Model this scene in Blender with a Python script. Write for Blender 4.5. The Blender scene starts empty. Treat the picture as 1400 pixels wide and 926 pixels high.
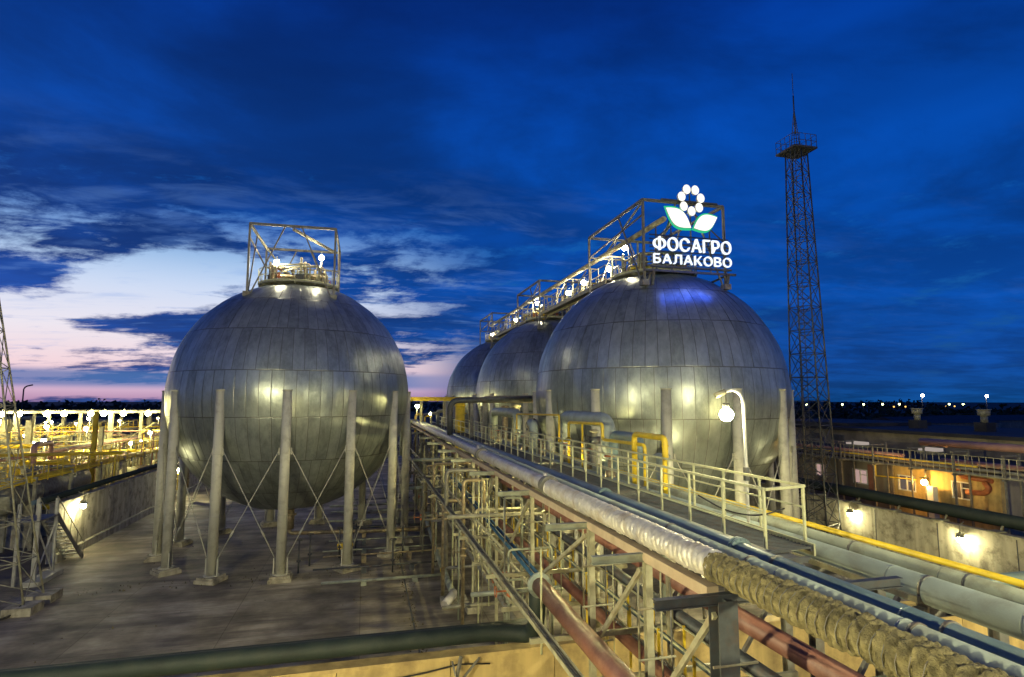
import bpy, math, random
from mathutils import Vector, noise
R = math.radians
rng = random.Random(7)
sc = bpy.context.scene
col = sc.collection
PI = math.pi

# ------------------------------------------------------------------ materials
def lin(c):
    return tuple(((v/12.92) if v <= .04045 else ((v+.055)/1.055)**2.4) for v in c)
def new_mat(name):
    m = bpy.data.materials.new(name); m.use_nodes = True
    nt = m.node_tree; nt.nodes.clear()
    out = nt.nodes.new('ShaderNodeOutputMaterial')
    b = nt.nodes.new('ShaderNodeBsdfPrincipled')
    nt.links.new(b.outputs[0], out.inputs[0])
    return m, nt, b
def N(nt, t, **k):
    n = nt.nodes.new(t)
    for a, v in k.items(): setattr(n, a, v)
    return n
def ramp(nt, stops):
    r = nt.nodes.new('ShaderNodeValToRGB')
    e = r.color_ramp.elements
    while len(e) < len(stops): e.new(.5)
    for i, (p, c) in enumerate(stops):
        e[i].position = p; e[i].color = (*c, 1)
    return r
def surf(name, c, rough=.6, metal=0., var=.25, scale=2., c2=None, bump=.15, bscale=25., streak=False, dirt=None, dirt_scale=.6, dirt_amt=.5):
    """base colour broken up by two noises, optional vertical streaks and dirt patches"""
    m, nt, b = new_mat(name); L = nt.links.new
    tc = N(nt, 'ShaderNodeTexCoord')
    mp = N(nt, 'ShaderNodeMapping'); L(tc.outputs['Object'], mp.inputs[0])
    if streak: mp.inputs['Scale'].default_value = (1, 1, .12)
    n1 = N(nt, 'ShaderNodeTexNoise'); n1.inputs['Scale'].default_value = scale; n1.inputs['Detail'].default_value = 6
    L(mp.outputs[0], n1.inputs['Vector'])
    a = tuple(v*(1-var) for v in c); d = c2 if c2 else tuple(min(1, v*(1+var)) for v in c)
    r = ramp(nt, [(.3, a), (.7, d)]); L(n1.outputs[0], r.inputs[0])
    colr = r.outputs[0]
    if dirt:
        n3 = N(nt, 'ShaderNodeTexNoise'); n3.inputs['Scale'].default_value = dirt_scale; n3.inputs['Detail'].default_value = 8; n3.inputs['Roughness'].default_value = .65
        L(tc.outputs['Object'], n3.inputs['Vector'])
        rr = ramp(nt, [(.48, (0, 0, 0)), (.66, (dirt_amt,)*3)]); L(n3.outputs[0], rr.inputs[0])
        mx = N(nt, 'ShaderNodeMix', data_type='RGBA'); L(rr.outputs[0], mx.inputs['Factor']); L(colr, mx.inputs['A']); mx.inputs['B'].default_value = (*dirt, 1)
        colr = mx.outputs['Result']
    L(colr, b.inputs['Base Color'])
    b.inputs['Roughness'].default_value = rough; b.inputs['Metallic'].default_value = metal
    n2 = N(nt, 'ShaderNodeTexNoise'); n2.inputs['Scale'].default_value = bscale; n2.inputs['Detail'].default_value = 4
    L(tc.outputs['Object'], n2.inputs['Vector'])
    mr = N(nt, 'ShaderNodeMapRange'); mr.inputs['To Min'].default_value = max(.05, rough-.12); mr.inputs['To Max'].default_value = min(1, rough+.12)
    L(n2.outputs[0], mr.inputs[0]); L(mr.outputs[0], b.inputs['Roughness'])
    bp = N(nt, 'ShaderNodeBump'); bp.inputs['Strength'].default_value = bump; bp.inputs['Distance'].default_value = .02
    L(n2.outputs[0], bp.inputs['Height']); L(bp.outputs[0], b.inputs['Normal'])
    return m
def glow(name, c, s):
    m = bpy.data.materials.new(name); m.use_nodes = True
    nt = m.node_tree; nt.nodes.clear()
    o = nt.nodes.new('ShaderNodeOutputMaterial'); e = nt.nodes.new('ShaderNodeEmission')
    e.inputs[0].default_value = (*c, 1); e.inputs[1].default_value = s
    nt.links.new(e.outputs[0], o.inputs[0]); return m

def cladding_mat(name, base, dark):
    m, nt, b = new_mat(name); L = nt.links.new
    uv = N(nt, 'ShaderNodeUVMap'); sx = N(nt, 'ShaderNodeSeparateXYZ'); L(uv.outputs[0], sx.inputs[0])
    def edge(o, w):       # 1 at the seam
        s = N(nt, 'ShaderNodeMath', operation='SUBTRACT'); L(o, s.inputs[0]); s.inputs[1].default_value = .5
        a = N(nt, 'ShaderNodeMath', operation='ABSOLUTE'); L(s.outputs[0], a.inputs[0])
        r = N(nt, 'ShaderNodeMapRange'); r.inputs['From Min'].default_value = .5-w; r.inputs['From Max'].default_value = .5-w*.35
        L(a.outputs[0], r.inputs[0]); return r.outputs[0]
    e = N(nt, 'ShaderNodeMath', operation='MAXIMUM'); L(edge(sx.outputs[0], .034), e.inputs[0]); L(edge(sx.outputs[1], .014), e.inputs[1])
    tc = N(nt, 'ShaderNodeTexCoord')
    at = N(nt, 'ShaderNodeAttribute', attribute_name='panel')
    n1 = N(nt, 'ShaderNodeTexNoise'); n1.inputs['Scale'].default_value = .9; n1.inputs['Detail'].default_value = 8; n1.inputs['Roughness'].default_value = .7
    mp = N(nt, 'ShaderNodeMapping'); mp.inputs['Scale'].default_value = (1, 1, .35); L(tc.outputs['Object'], mp.inputs[0]); L(mp.outputs[0], n1.inputs['Vector'])
    s = N(nt, 'ShaderNodeMath', operation='MULTIPLY_ADD'); L(at.outputs['Fac'], s.inputs[0]); s.inputs[1].default_value = .12
    n3 = N(nt, 'ShaderNodeTexNoise'); n3.inputs['Scale'].default_value = 2.6; n3.inputs['Detail'].default_value = 9; n3.inputs['Roughness'].default_value = .72
    mp3 = N(nt, 'ShaderNodeMapping'); mp3.inputs['Scale'].default_value = (1, 1, .45); L(tc.outputs['Object'], mp3.inputs[0]); L(mp3.outputs[0], n3.inputs['Vector'])
    mm = N(nt, 'ShaderNodeMix', data_type='FLOAT'); mm.inputs['Factor'].default_value = .5; L(n1.outputs[0], mm.inputs['A']); L(n3.outputs[0], mm.inputs['B']); L(mm.outputs['Result'], s.inputs[2])
    r = ramp(nt, [(.42, dark), (.78, base)]); L(s.outputs[0], r.inputs[0])
    mx = N(nt, 'ShaderNodeMix', data_type='RGBA'); L(e.outputs[0], mx.inputs['Factor']); L(r.outputs[0], mx.inputs['A']); mx.inputs['B'].default_value = (.17, .17, .15, 1)
    L(mx.outputs['Result'], b.inputs['Base Color'])
    b.inputs['Metallic'].default_value = .72
    mr = N(nt, 'ShaderNodeMapRange'); mr.inputs['From Min'].default_value = .3; mr.inputs['From Max'].default_value = .9
    mr.inputs['To Min'].default_value = .44; mr.inputs['To Max'].default_value = .25
    L(s.outputs[0], mr.inputs[0]); L(mr.outputs[0], b.inputs['Roughness'])
    n2 = N(nt, 'ShaderNodeTexNoise'); n2.inputs['Scale'].default_value = 1.6; n2.inputs['Detail'].default_value = 3
    L(tc.outputs['Object'], n2.inputs['Vector'])
    h = N(nt, 'ShaderNodeMath', operation='MULTIPLY_ADD'); L(e.outputs[0], h.inputs[0]); h.inputs[1].default_value = -.35; L(n2.outputs[0], h.inputs[2])
    bp = N(nt, 'ShaderNodeBump'); bp.inputs['Strength'].default_value = .35; bp.inputs['Distance'].default_value = .05
    L(h.outputs[0], bp.inputs['Height']); L(bp.outputs[0], b.inputs['Normal'])
    return m

M = {}
M['clad'] = cladding_mat('weathered_aluminium_cladding', (.55, .60, .56), (.22, .25, .235))
M['concrete'] = surf('pale_concrete', (.40, .37, .28), .85, var=.35, scale=2.2, streak=True, dirt=(.10, .085, .06), dirt_scale=1.6, dirt_amt=.75)
M['leg'] = surf('painted_steel_leg', (.52, .51, .42), .6, var=.14, scale=2.5, streak=True, dirt=(.2, .17, .13), dirt_scale=2.2, dirt_amt=.4)
M['steel_dark'] = surf('dark_painted_steel', (.07, .08, .09), .55, .2, var=.3, scale=4, dirt=(.12, .06, .03), dirt_scale=3, dirt_amt=.4)
M['steel_mid'] = surf('weathered_grey_steel', (.2, .2, .18), .6, .3, var=.3, scale=4, dirt=(.15, .08, .04), dirt_scale=3)
M['steel_pale'] = surf('pale_painted_steel', (.34, .33, .23), .55, .05, var=.35, scale=3, dirt=(.2, .14, .08), dirt_scale=2.5)
M['rail'] = surf('pale_green_rail_paint', (.55, .56, .34), .5, .0, var=.15, scale=4, dirt=(.22, .16, .08), dirt_scale=4)
M['yellow'] = surf('yellow_pipe_paint', (.72, .52, .03), .42, 0, var=.12, scale=3, dirt=(.3, .2, .05), dirt_scale=2.5, dirt_amt=.35)
M['bluegrey'] = surf('blue_grey_pipe_paint', (.15, .22, .24), .42, .1, var=.2, scale=1.4, dirt=(.22, .22, .18), dirt_scale=1.8, dirt_amt=.35)
M['greypipe'] = surf('pale_grey_pipe_jacket', (.33, .39, .36), .5, .1, var=.15, scale=1.3, dirt=(.18, .17, .13), dirt_scale=1.4, dirt_amt=.45)
M['sage'] = surf('sage_grey_pipe_paint', (.34, .37, .29), .5, .1, var=.2, scale=1.5, dirt=(.16, .14, .09), dirt_scale=2.2)
M['red'] = surf('oxide_red_pipe_paint', (.24, .105, .075), .5, 0, var=.25, scale=2, dirt=(.42, .24, .17), dirt_scale=1.5, dirt_amt=.5)
M['darkgreen'] = surf('dark_green_pipe_paint', (.008, .018, .017), .7, .0, var=.3, scale=2, dirt=(.02, .022, .016), dirt_scale=2)
M['green'] = surf('green_pipe_paint', (.03, .16, .06), .5, 0, var=.3, scale=2, dirt=(.05, .07, .05), dirt_scale=.5)
M['blue'] = surf('blue_pipe_paint', (.025, .075, .15), .45, 0, var=.25, scale=2)
M['deck'] = surf('galvanised_deck_plate', (.38, .39, .32), .6, .25, var=.25, scale=2.2, dirt=(.14, .12, .09), dirt_scale=1.5)
M['foil'] = surf('aluminium_foil_wrap', (.62, .60, .56), .45, .35, var=.15, scale=5, dirt=(.42, .33, .22), dirt_scale=1.6, dirt_amt=.6, bump=.5, bscale=30)
M['wool'] = surf('bare_rockwool_wrap', (.22, .19, .09), .95, 0, var=.5, scale=9, dirt=(.12, .10, .05), dirt_scale=6, dirt_amt=.5, bump=1., bscale=60)
M['roof'] = surf('dark_bitumen_roof', (.035, .036, .04), .85, var=.35, scale=.7)
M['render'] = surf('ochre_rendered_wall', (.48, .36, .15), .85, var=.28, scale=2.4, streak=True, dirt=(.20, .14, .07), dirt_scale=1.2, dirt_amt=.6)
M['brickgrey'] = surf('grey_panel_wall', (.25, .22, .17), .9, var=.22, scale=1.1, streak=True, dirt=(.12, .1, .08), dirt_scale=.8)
M['rust'] = surf('rusty_orange_pipe', (.45, .14, .05), .6, 0, var=.3, scale=3)
M['pink'] = surf('faded_red_pipe_jacket', (.42, .24, .2), .5, .2, var=.2, scale=1)
M['white'] = surf('white_painted_metal', (.7, .7, .66), .5, 0, var=.1, scale=3)
M['black'] = surf('black_rubber_cable', (.02, .02, .02), .6)
M['bracket'] = surf('dull_steel_fittings', (.30, .25, .16), .5, .4, var=.4, scale=5, dirt=(.2, .1, .05), dirt_scale=4)
M['timber'] = surf('brown_timber_plank', (.16, .11, .07), .85, var=.4, scale=5)
WARM = (1., .90, .47); SOD = (1., .55, .13); COOL = (1., .88, .60)
def bulb_mat(name, c, s):
    if name not in M: M[name] = glow(name, c, s)
    return M[name]

# ------------------------------------------------------------------ mesh builder
class MB:
    def __init__(s): s.v = []; s.f = []; s.sm = []
    def add(s, vs, fs, smooth=False):
        o = len(s.v); s.v += [tuple(p) for p in vs]
        s.f += [tuple(i+o for i in f) for f in fs]; s.sm += [smooth]*len(fs)
        return s
    def box(s, a, b):
        x0, y0, z0 = a; x1, y1, z1 = b
        vs = [(x0,y0,z0),(x1,y0,z0),(x1,y1,z0),(x0,y1,z0),(x0,y0,z1),(x1,y0,z1),(x1,y1,z1),(x0,y1,z1)]
        return s.add(vs, [(0,3,2,1),(4,5,6,7),(0,1,5,4),(1,2,6,5),(2,3,7,6),(3,0,4,7)])
    def beam(s, p, q, w=.1, h=None, up=(0,0,1)):
        h = w if h is None else h
        p = Vector(p); q = Vector(q); d = (q-p).normalized(); u = Vector(up)
        if abs(d.dot(u)) > .98: u = Vector((0,1,0))
        r = d.cross(u).normalized(); u = r.cross(d)
        vs = []
        for c in (p, q):
            for a, b in ((-1,-1),(1,-1),(1,1),(-1,1)): vs.append(c+r*(a*w/2)+u*(b*h/2))
        return s.add(vs, [(0,3,2,1),(4,5,6,7),(0,1,5,4),(1,2,6,5),(2,3,7,6),(3,0,4,7)])
    def ibeam(s, p, q, w=.2, h=.2, t=.02, up=(0,0,1)):
        p = Vector(p); q = Vector(q); d = (q-p).normalized(); u = Vector(up)
        if abs(d.dot(u)) > .98: u = Vector((0,1,0))
        r = d.cross(u).normalized(); u = r.cross(d)
        s.beam(p+u*(h/2-t/2), q+u*(h/2-t/2), w, t, up); s.beam(p-u*(h/2-t/2), q-u*(h/2-t/2), w, t, up)
        s.beam(p+d*.002, q-d*.002, t, h-2*t, up); return s
    def tube(s, p, q, r, n=8, r2=None, cap=True):
        return s.path([p, q], r, n, r2=r2, cap=cap)
    def path(s, pts, r, n=8, bend=0., r2=None, cap=True, seg=5):
        P = [Vector(p) for p in pts]
        if bend > 0 and len(P) > 2:
            Q = [P[0]]
            for i in range(1, len(P)-1):
                a = (P[i-1]-P[i]); b = (P[i+1]-P[i]); k = min(bend, a.length*.49, b.length*.49)
                A = P[i]+a.normalized()*k; B = P[i]+b.normalized()*k
                for j in range(seg+1):
                    t = j/seg; Q.append(A*(1-t)**2+P[i]*2*t*(1-t)+B*t*t)
            Q.append(P[-1]); P = Q
        vs = []; fs = []; m = len(P); prev = None
        for i, c in enumerate(P):
            d = ((P[i]-P[i-1]).normalized() if i else Vector())+((P[i+1]-P[i]).normalized() if i < m-1 else Vector())
            d.normalize()
            if prev is None:
                u = Vector((0,0,1)) if abs(d.z) < .95 else Vector((0,1,0))
                x = d.cross(u).normalized()
            else:
                x = (prev-d*prev.dot(d)).normalized()
            prev = x; y = d.cross(x)
            rr = r if r2 is None else r+(r2-r)*i/(m-1)
            for k in range(n):
                a = 2*PI*k/n; vs.append(c+x*(rr*math.cos(a))+y*(rr*math.sin(a)))
        for i in range(m-1):
            for k in range(n):
                k2 = (k+1) % n; fs.append((i*n+k, i*n+k2, (i+1)*n+k2, (i+1)*n+k))
        s.add(vs, fs, n > 5)
        if cap:
            o = len(s.v)-len(vs)
            s.f.append(tuple(o+k for k in range(n))[::-1]); s.f.append(tuple(o+(m-1)*n+k for k in range(n))); s.sm += [False, False]
        return s
    def flange(s, c, ax, r, t=.05, n=14):
        c = Vector(c); a = Vector(ax).normalized()
        return s.tube(c-a*t/2, c+a*t/2, r, n)
    def torus(s, c, ax, Rr, r, n=14, k=5):
        c = Vector(c); a = Vector(ax).normalized(); u = Vector((0,0,1)) if abs(a.z) < .9 else Vector((1,0,0))
        x = a.cross(u).normalized(); y = a.cross(x); vs = []; fs = []
        for i in range(n):
            t = 2*PI*i/n; d = x*math.cos(t)+y*math.sin(t)
            for j in range(k):
                p = 2*PI*j/k; vs.append(c+d*(Rr+r*math.cos(p))+a*(r*math.sin(p)))
        for i in range(n):
            for j in range(k):
                fs.append((i*k+j, ((i+1)%n)*k+j, ((i+1)%n)*k+(j+1)%k, i*k+(j+1)%k))
        return s.add(vs, fs, True)
    def ball(s, c, r, n=12, m=8, z0=-1., z1=1., sz=1.):
        vs = []; fs = []
        for i in range(m+1):
            t = -PI/2+PI*i/m; t = max(math.asin(z0), min(math.asin(z1), t))
            for k in range(n):
                a = 2*PI*k/n; vs.append((c[0]+r*math.cos(t)*math.cos(a), c[1]+r*math.cos(t)*math.sin(a), c[2]+r*sz*math.sin(t)))
        for i in range(m):
            for k in range(n): fs.append((i*n+k, i*n+(k+1)%n, (i+1)*n+(k+1)%n, (i+1)*n+k))
        return s.add(vs, fs, True)
    def build(s, name, mat, parent=None, origin=None):
        me = bpy.data.meshes.new(name)
        o = Vector(origin) if origin else Vector((0,0,0))
        if parent is not None and origin is None: o = WL(parent)
        me.from_pydata([(p[0]-o.x, p[1]-o.y, p[2]-o.z) for p in s.v], [], s.f)
        me.polygons.foreach_set('use_smooth', s.sm); me.materials.append(M[mat] if isinstance(mat, str) else mat)
        ob = bpy.data.objects.new(name, me); col.objects.link(ob)
        if parent is not None: ob.parent = parent
        elif origin: ob.location = o
        return ob
def WL(o):
    v = Vector(o.location)
    while o.parent: o = o.parent; v += Vector(o.location)
    return v
def tag(o, label=None, cat=None, group=None, kind=None):
    if label: o['label'] = label
    if cat: o['category'] = cat
    if group: o['group'] = group
    if kind: o['kind'] = kind
    return o
def thing(name, loc, label, cat, group=None):
    o = bpy.data.objects.new(name, None); o.location = loc; o.empty_display_size = .2; col.objects.link(o)
    return tag(o, label, cat, group)
def copy_tree(o, parent=None):
    c = o.copy(); col.objects.link(c); c.parent = parent
    for ch in list(o.children): copy_tree(ch, c)
    return c
def copy_thing(o, loc, label, group=None, rz=None):
    c = copy_tree(o); c.location = loc
    if rz is not None: c.rotation_euler = (0,0,rz)
    tag(c, label, None, group); return c
ORD = ['first','second','third','fourth','fifth','sixth','seventh','eighth','ninth','tenth','eleventh','twelfth','thirteenth','fourteenth','fifteenth','sixteenth','seventeenth','eighteenth','nineteenth','twentieth']

# ------------------------------------------------------------------ camera
H = 10.17
F = 785/1400*36
cam = bpy.data.cameras.new('camera'); cam.lens = F; cam.sensor_width = 36; cam.clip_end = 6000; cam.clip_start = .1
co = bpy.data.objects.new('camera', cam); col.objects.link(co); co.location = (0, 0, H)
TH = math.atan(84/785); PS = math.atan(200*math.cos(TH)/785)
co.rotation_euler = (PI/2+TH, 0, -PS)
sc.camera = co

# ------------------------------------------------------------------ sky
def build_world():
    w = bpy.data.worlds.new('World'); sc.world = w; w.use_nodes = True
    nt = w.node_tree; nt.nodes.clear(); L = nt.links.new
    out = N(nt, 'ShaderNodeOutputWorld'); bg = N(nt, 'ShaderNodeBackground')
    def m(op, a, b=None, c=None, clamp=False):
        n = N(nt, 'ShaderNodeMath', operation=op); n.use_clamp = clamp
        for i, v in enumerate((a, b, c)):
            if v is None: continue
            if isinstance(v, (int, float)): n.inputs[i].default_value = v
            else: L(v, n.inputs[i])
        return n.outputs[0]
    def rng_(v, a, b, c=0., d=1.):
        n = N(nt, 'ShaderNodeMapRange', interpolation_type='SMOOTHSTEP'); L(v, n.inputs[0])
        for i, x in zip((1, 2, 3, 4), (a, b, c, d)): n.inputs[i].default_value = x
        return n.outputs[0]
    def mix(f, a, b, blend='MIX'):
        n = N(nt, 'ShaderNodeMix', data_type='RGBA', blend_type=blend)
        if isinstance(f, (int, float)): n.inputs['Factor'].default_value = f
        else: L(f, n.inputs['Factor'])
        for k, v in (('A', a), ('B', b)):
            if isinstance(v, tuple): n.inputs[k].default_value = (*v, 1)
            else: L(v, n.inputs[k])
        return n.outputs['Result']
    tc = N(nt, 'ShaderNodeTexCoord'); s = N(nt, 'ShaderNodeSeparateXYZ'); L(tc.outputs['Generated'], s.inputs[0])
    X, Y, Z = s.outputs
    el = m('ARCSINE', Z); el = m('MULTIPLY', el, 180/PI)           # degrees above the horizon
    az = m('MULTIPLY', m('ARCTAN2', X, Y), 180/PI)                 # degrees to the right of +Y
    zz = m('ADD', m('MAXIMUM', Z, 0.), .09)
    px = m('DIVIDE', X, zz); py = m('DIVIDE', Y, zz)
    def nz(sx, sy, ang, detail, rough, off, dist=0.):
        c = N(nt, 'ShaderNodeCombineXYZ'); L(px, c.inputs[0]); L(py, c.inputs[1]); c.inputs[2].default_value = off
        mp = N(nt, 'ShaderNodeMapping'); L(c.outputs[0], mp.inputs[0]); mp.inputs['Rotation'].default_value = (0, 0, R(ang)); mp.inputs['Scale'].default_value = (sx, sy, 1)
        n = N(nt, 'ShaderNodeTexNoise'); L(mp.outputs[0], n.inputs['Vector']); n.inputs['Scale'].default_value = 1; n.inputs['Detail'].default_value = detail; n.inputs['Roughness'].default_value = rough; n.inputs['Distortion'].default_value = dist
        return n.outputs[0]
    # clear sky behind the clouds
    warm = ramp(nt, [(0., lin((.66, .52, .66))), (.035, lin((.80, .68, .78))), (.10, lin((.90, .80, .83))), (.2, lin((.88, .86, .90))), (.42, lin((.66, .79, .93))), (.62, lin((.18, .50, .86)))])
    L(m('DIVIDE', el, 30., clamp=True), warm.inputs[0])
    cold = ramp(nt, [(0., lin((.08, .27, .50))), (.15, lin((.05, .32, .60))), (.45, lin((.02, .36, .72))), (1., lin((.01, .20, .50)))])
    L(m('DIVIDE', el, 60., clamp=True), cold.inputs[0])
    far = mix(rng_(az, 2., 24., 0., 1.), warm.outputs[0], mix(rng_(el, 0., 5.), lin((.16,.40,.70)), lin((.05,.40,.72))))
    wfac = m('MULTIPLY', rng_(az, -4., 15., 1., 0.), rng_(el, 9., 20., 1., 0.))
    lowmid = m('MULTIPLY', rng_(az, 4., 12., 1., 0.), rng_(el, 3., 9., .85, 0.))
    clear = mix(m('MAXIMUM', wfac, lowmid), cold.outputs[0], warm.outputs[0])
    # cloud sheets
    big = nz(.55, .9, 20, 4, .55, 3.1, .4)
    fine = nz(1.8, 3.4, 12, 7, .62, 7.7, .8)
    wisp = nz(3.2, 7.5, 14, 6, .6, 1.3, .6)
    d = m('ADD', m('MULTIPLY', big, .5), m('MULTIPLY', fine, .5))
    d = m('ADD', d, m('MULTIPLY', wisp, .10))
    # openings in the sheet, low on the sunset side; azimuth and height in degrees
    def blob(a0, e0, sa, se, k, slope=0.):
        da = m('SUBTRACT', az, a0); de = m('SUBTRACT', m('SUBTRACT', el, e0), m('MULTIPLY', da, slope))
        q = m('ADD', m('POWER', m('DIVIDE', da, sa), 2.), m('POWER', m('DIVIDE', de, se), 2.))
        return m('MULTIPLY', m('EXPONENT', m('MULTIPLY', q, -1.)), k)
    ops = None
    for bl in ((-30,5,12,4.2,.62,.05), (-17,9.8,9,2.6,.50,.22), (-12,12.,7,1.6,.22,.1), (7,3.4,9,2.2,.36,0.), (3,13.5,9,3.2,.22,-.1), (5,8.9,6,1.0,.2,.05), (-20,6.3,5.5,.9,-.62,.02), (-27,9.3,4,1.3,-.5,-.05), (-12,7.3,5,1.0,-.3,.05), (-20,15,14,1.8,.16,.12), (-22,.75,26,.55,.7,0.), (10,1.2,9,1.1,.3,0.)):
        v = blob(*bl); ops = v if ops is None else m('ADD', ops, v)
    c2 = N(nt, 'ShaderNodeCombineXYZ'); L(m('MULTIPLY', az, .11), c2.inputs[0]); L(m('ADD', m('MULTIPLY', el, .33), m('MULTIPLY', az, -.03)), c2.inputs[1])
    def nz2(sc_, det, ro, off, dist):
        mp = N(nt, 'ShaderNodeMapping'); L(c2.outputs[0], mp.inputs[0]); mp.inputs['Location'].default_value = (off, off*1.7, off)
        n = N(nt, 'ShaderNodeTexNoise'); L(mp.outputs[0], n.inputs['Vector']); n.inputs['Scale'].default_value = sc_; n.inputs['Detail'].default_value = det; n.inputs['Roughness'].default_value = ro; n.inputs['Distortion'].default_value = dist
        return n.outputs[0]
    streak = m('ADD', m('MULTIPLY', nz2(1.25, 9, .66, 4.2, .15), .62), m('MULTIPLY', fine, .38))
    d = m('SUBTRACT', m('ADD', m('MULTIPLY', m('SUBTRACT', streak, .5), 2.3), m('ADD', .74, rng_(el, 15., 26., 0., .45))), ops)
    cover = rng_(d, .36, .68)
    ccol = ramp(nt, [(0., lin((.05, .28, .54))), (.06, lin((.02, .27, .58))), (.2, lin((.0, .28, .63))), (.45, lin((.0, .26, .62))), (.7, lin((.0, .19, .53))), (1., lin((.0, .12, .40)))])
    L(m('DIVIDE', el, 50., clamp=True), ccol.inputs[0])
    tone = nz(1.1, 1.5, 30, 8, .62, 9.2, .3)
    lift = m('MULTIPLY', m('MULTIPLY', rng_(tone, .36, .66, .72, 1.18), rng_(nz2(.28, 3, .5, 9., .3), .35, .65, .80, 1.15)), rng_(az, -10., 45., .95, 1.12))
    cl = N(nt, 'ShaderNodeVectorMath', operation='SCALE'); L(ccol.outputs[0], cl.inputs[0]); L(m('MULTIPLY', lift, .86), cl.inputs['Scale'])
    sky = mix(cover, clear, cl.outputs[0])
    # thin pale veil in the middle heights
    veil = m('MULTIPLY', m('MULTIPLY', rng_(m('ADD', m('MULTIPLY', fine, .6), m('MULTIPLY', wisp, .4)), .50, .68), rng_(el, 12., 24., .30, 0.)), rng_(az, 0., 40., 1., .12))
    sky = mix(m('MULTIPLY', veil, rng_(el, 1., 5.)), sky, lin((.42, .60, .86)))
    # a bank of cloud just above the horizon, pink slit under it
    bank = m('MULTIPLY', rng_(m('ABSOLUTE', m('SUBTRACT', el, 1.75)), .35, 1.0, 1., 0.), rng_(az, 2., 12., .8, 0.))
    sky = mix(bank, sky, lin((.22, .42, .66)))
    # a little of the physical twilight sky on top
    sk = N(nt, 'ShaderNodeTexSky', sky_type='NISHITA'); sk.sun_disc = False; sk.sun_elevation = R(0.3); sk.sun_rotation = R(-35); sk.altitude = 30
    sv = N(nt, 'ShaderNodeVectorMath', operation='SCALE'); L(sk.outputs[0], sv.inputs[0]); sv.inputs['Scale'].default_value = .004
    sky = mix(1., sky, sv.outputs[0], 'ADD')
    L(sky, bg.inputs[0]); bg.inputs[1].default_value = 1.; L(bg.outputs[0], out.inputs[0])
build_world()

# ------------------------------------------------------------------ ground
def ground_mat():
    m, nt, b = new_mat('stained_concrete_slab'); L = nt.links.new
    tc = N(nt, 'ShaderNodeTexCoord')
    def nz(s, sc_=(1,1,1), det=8, ro=.6, rot=0):
        mp = N(nt, 'ShaderNodeMapping'); mp.inputs['Scale'].default_value = sc_; mp.inputs['Rotation'].default_value = (0,0,rot); L(tc.outputs['Object'], mp.inputs[0])
        n = N(nt, 'ShaderNodeTexNoise'); n.inputs['Scale'].default_value = s; n.inputs['Detail'].default_value = det; n.inputs['Roughness'].default_value = ro
        L(mp.outputs[0], n.inputs['Vector']); return n.outputs[0]
    a = ramp(nt, [(.34, (.12, .105, .08)), (.5, (.30, .265, .20)), (.64, (.50, .45, .35))]); L(nz(.35), a.inputs[0])
    f = ramp(nt, [(.45, (0,0,0)), (.62, (.75,)*3)]); L(nz(.5, (.28, 1.6, 1), 8, .7, .35), f.inputs[0])
    mx = N(nt, 'ShaderNodeMix', data_type='RGBA'); L(f.outputs[0], mx.inputs['Factor']); L(a.outputs[0], mx.inputs['A']); mx.inputs['B'].default_value = (.085, .072, .06, 1)
    br = N(nt, 'ShaderNodeTexBrick'); br.offset = 0; br.inputs['Scale'].default_value = 1; br.inputs['Brick Width'].default_value = 5.8; br.inputs['Row Height'].default_value = 4.6
    br.inputs['Mortar Size'].default_value = .022; br.inputs['Mortar Smooth'].default_value = .2
    br.inputs['Color1'].default_value = (1,1,1,1); br.inputs['Color2'].default_value = (.82,.8,.78,1); br.inputs['Mortar'].default_value = (.55,.53,.5,1)
    L(tc.outputs['Object'], br.inputs['Vector'])
    m2 = N(nt, 'ShaderNodeMix', data_type='RGBA', blend_type='MULTIPLY'); m2.inputs['Factor'].default_value = 1; L(mx.outputs['Result'], m2.inputs['A']); L(br.outputs[0], m2.inputs['B'])
    L(m2.outputs['Result'], b.inputs['Base Color'])
    rr = N(nt, 'ShaderNodeMapRange'); rr.inputs['To Min'].default_value = .42; rr.inputs['To Max'].default_value = .95; L(nz(.6), rr.inputs[0]); L(rr.outputs[0], b.inputs['Roughness'])
    bp = N(nt, 'ShaderNodeBump'); bp.inputs['Strength'].default_value = .5; bp.inputs['Distance'].default_value = .05; L(nz(3.), bp.inputs['Height']); L(bp.outputs[0], b.inputs['Normal'])
    return m
M['slab'] = ground_mat()
M['field'] = surf('dark_steppe_field', (.035, .038, .03), .95, var=.5, scale=.02, dirt=(.07, .065, .05), dirt_scale=.008)
M['yard'] = surf('gravel_and_dirt_yard', (.16, .14, .11), .95, var=.35, scale=.4, dirt=(.07, .06, .05), dirt_scale=.15)
def sheet(name, x0, y0, x1, y1, z, mat, **k):
    return tag(MB().add([(x0,y0,z),(x1,y0,z),(x1,y1,z),(x0,y1,z)], [(0,1,2,3)]).build(name, mat), kind='structure')
sheet('ground', -2500, -600, 2500, 3500, -.05, 'field')
sheet('yard_ground', -130, -60, 140, 190, -.03, 'yard')
sheet('tank_farm_floor', -18.6, 17.2, 32.9, 110, 0., 'slab')
# cracks and weeds stay in the material; a drain channel beside the rack
g = MB()
for y0 in range(18, 96, 6): g.box((2.35, y0, .0), (2.43, y0+5.97, .012))
tag(g.build('floor_joint', 'steel_dark'), kind='structure')

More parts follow.
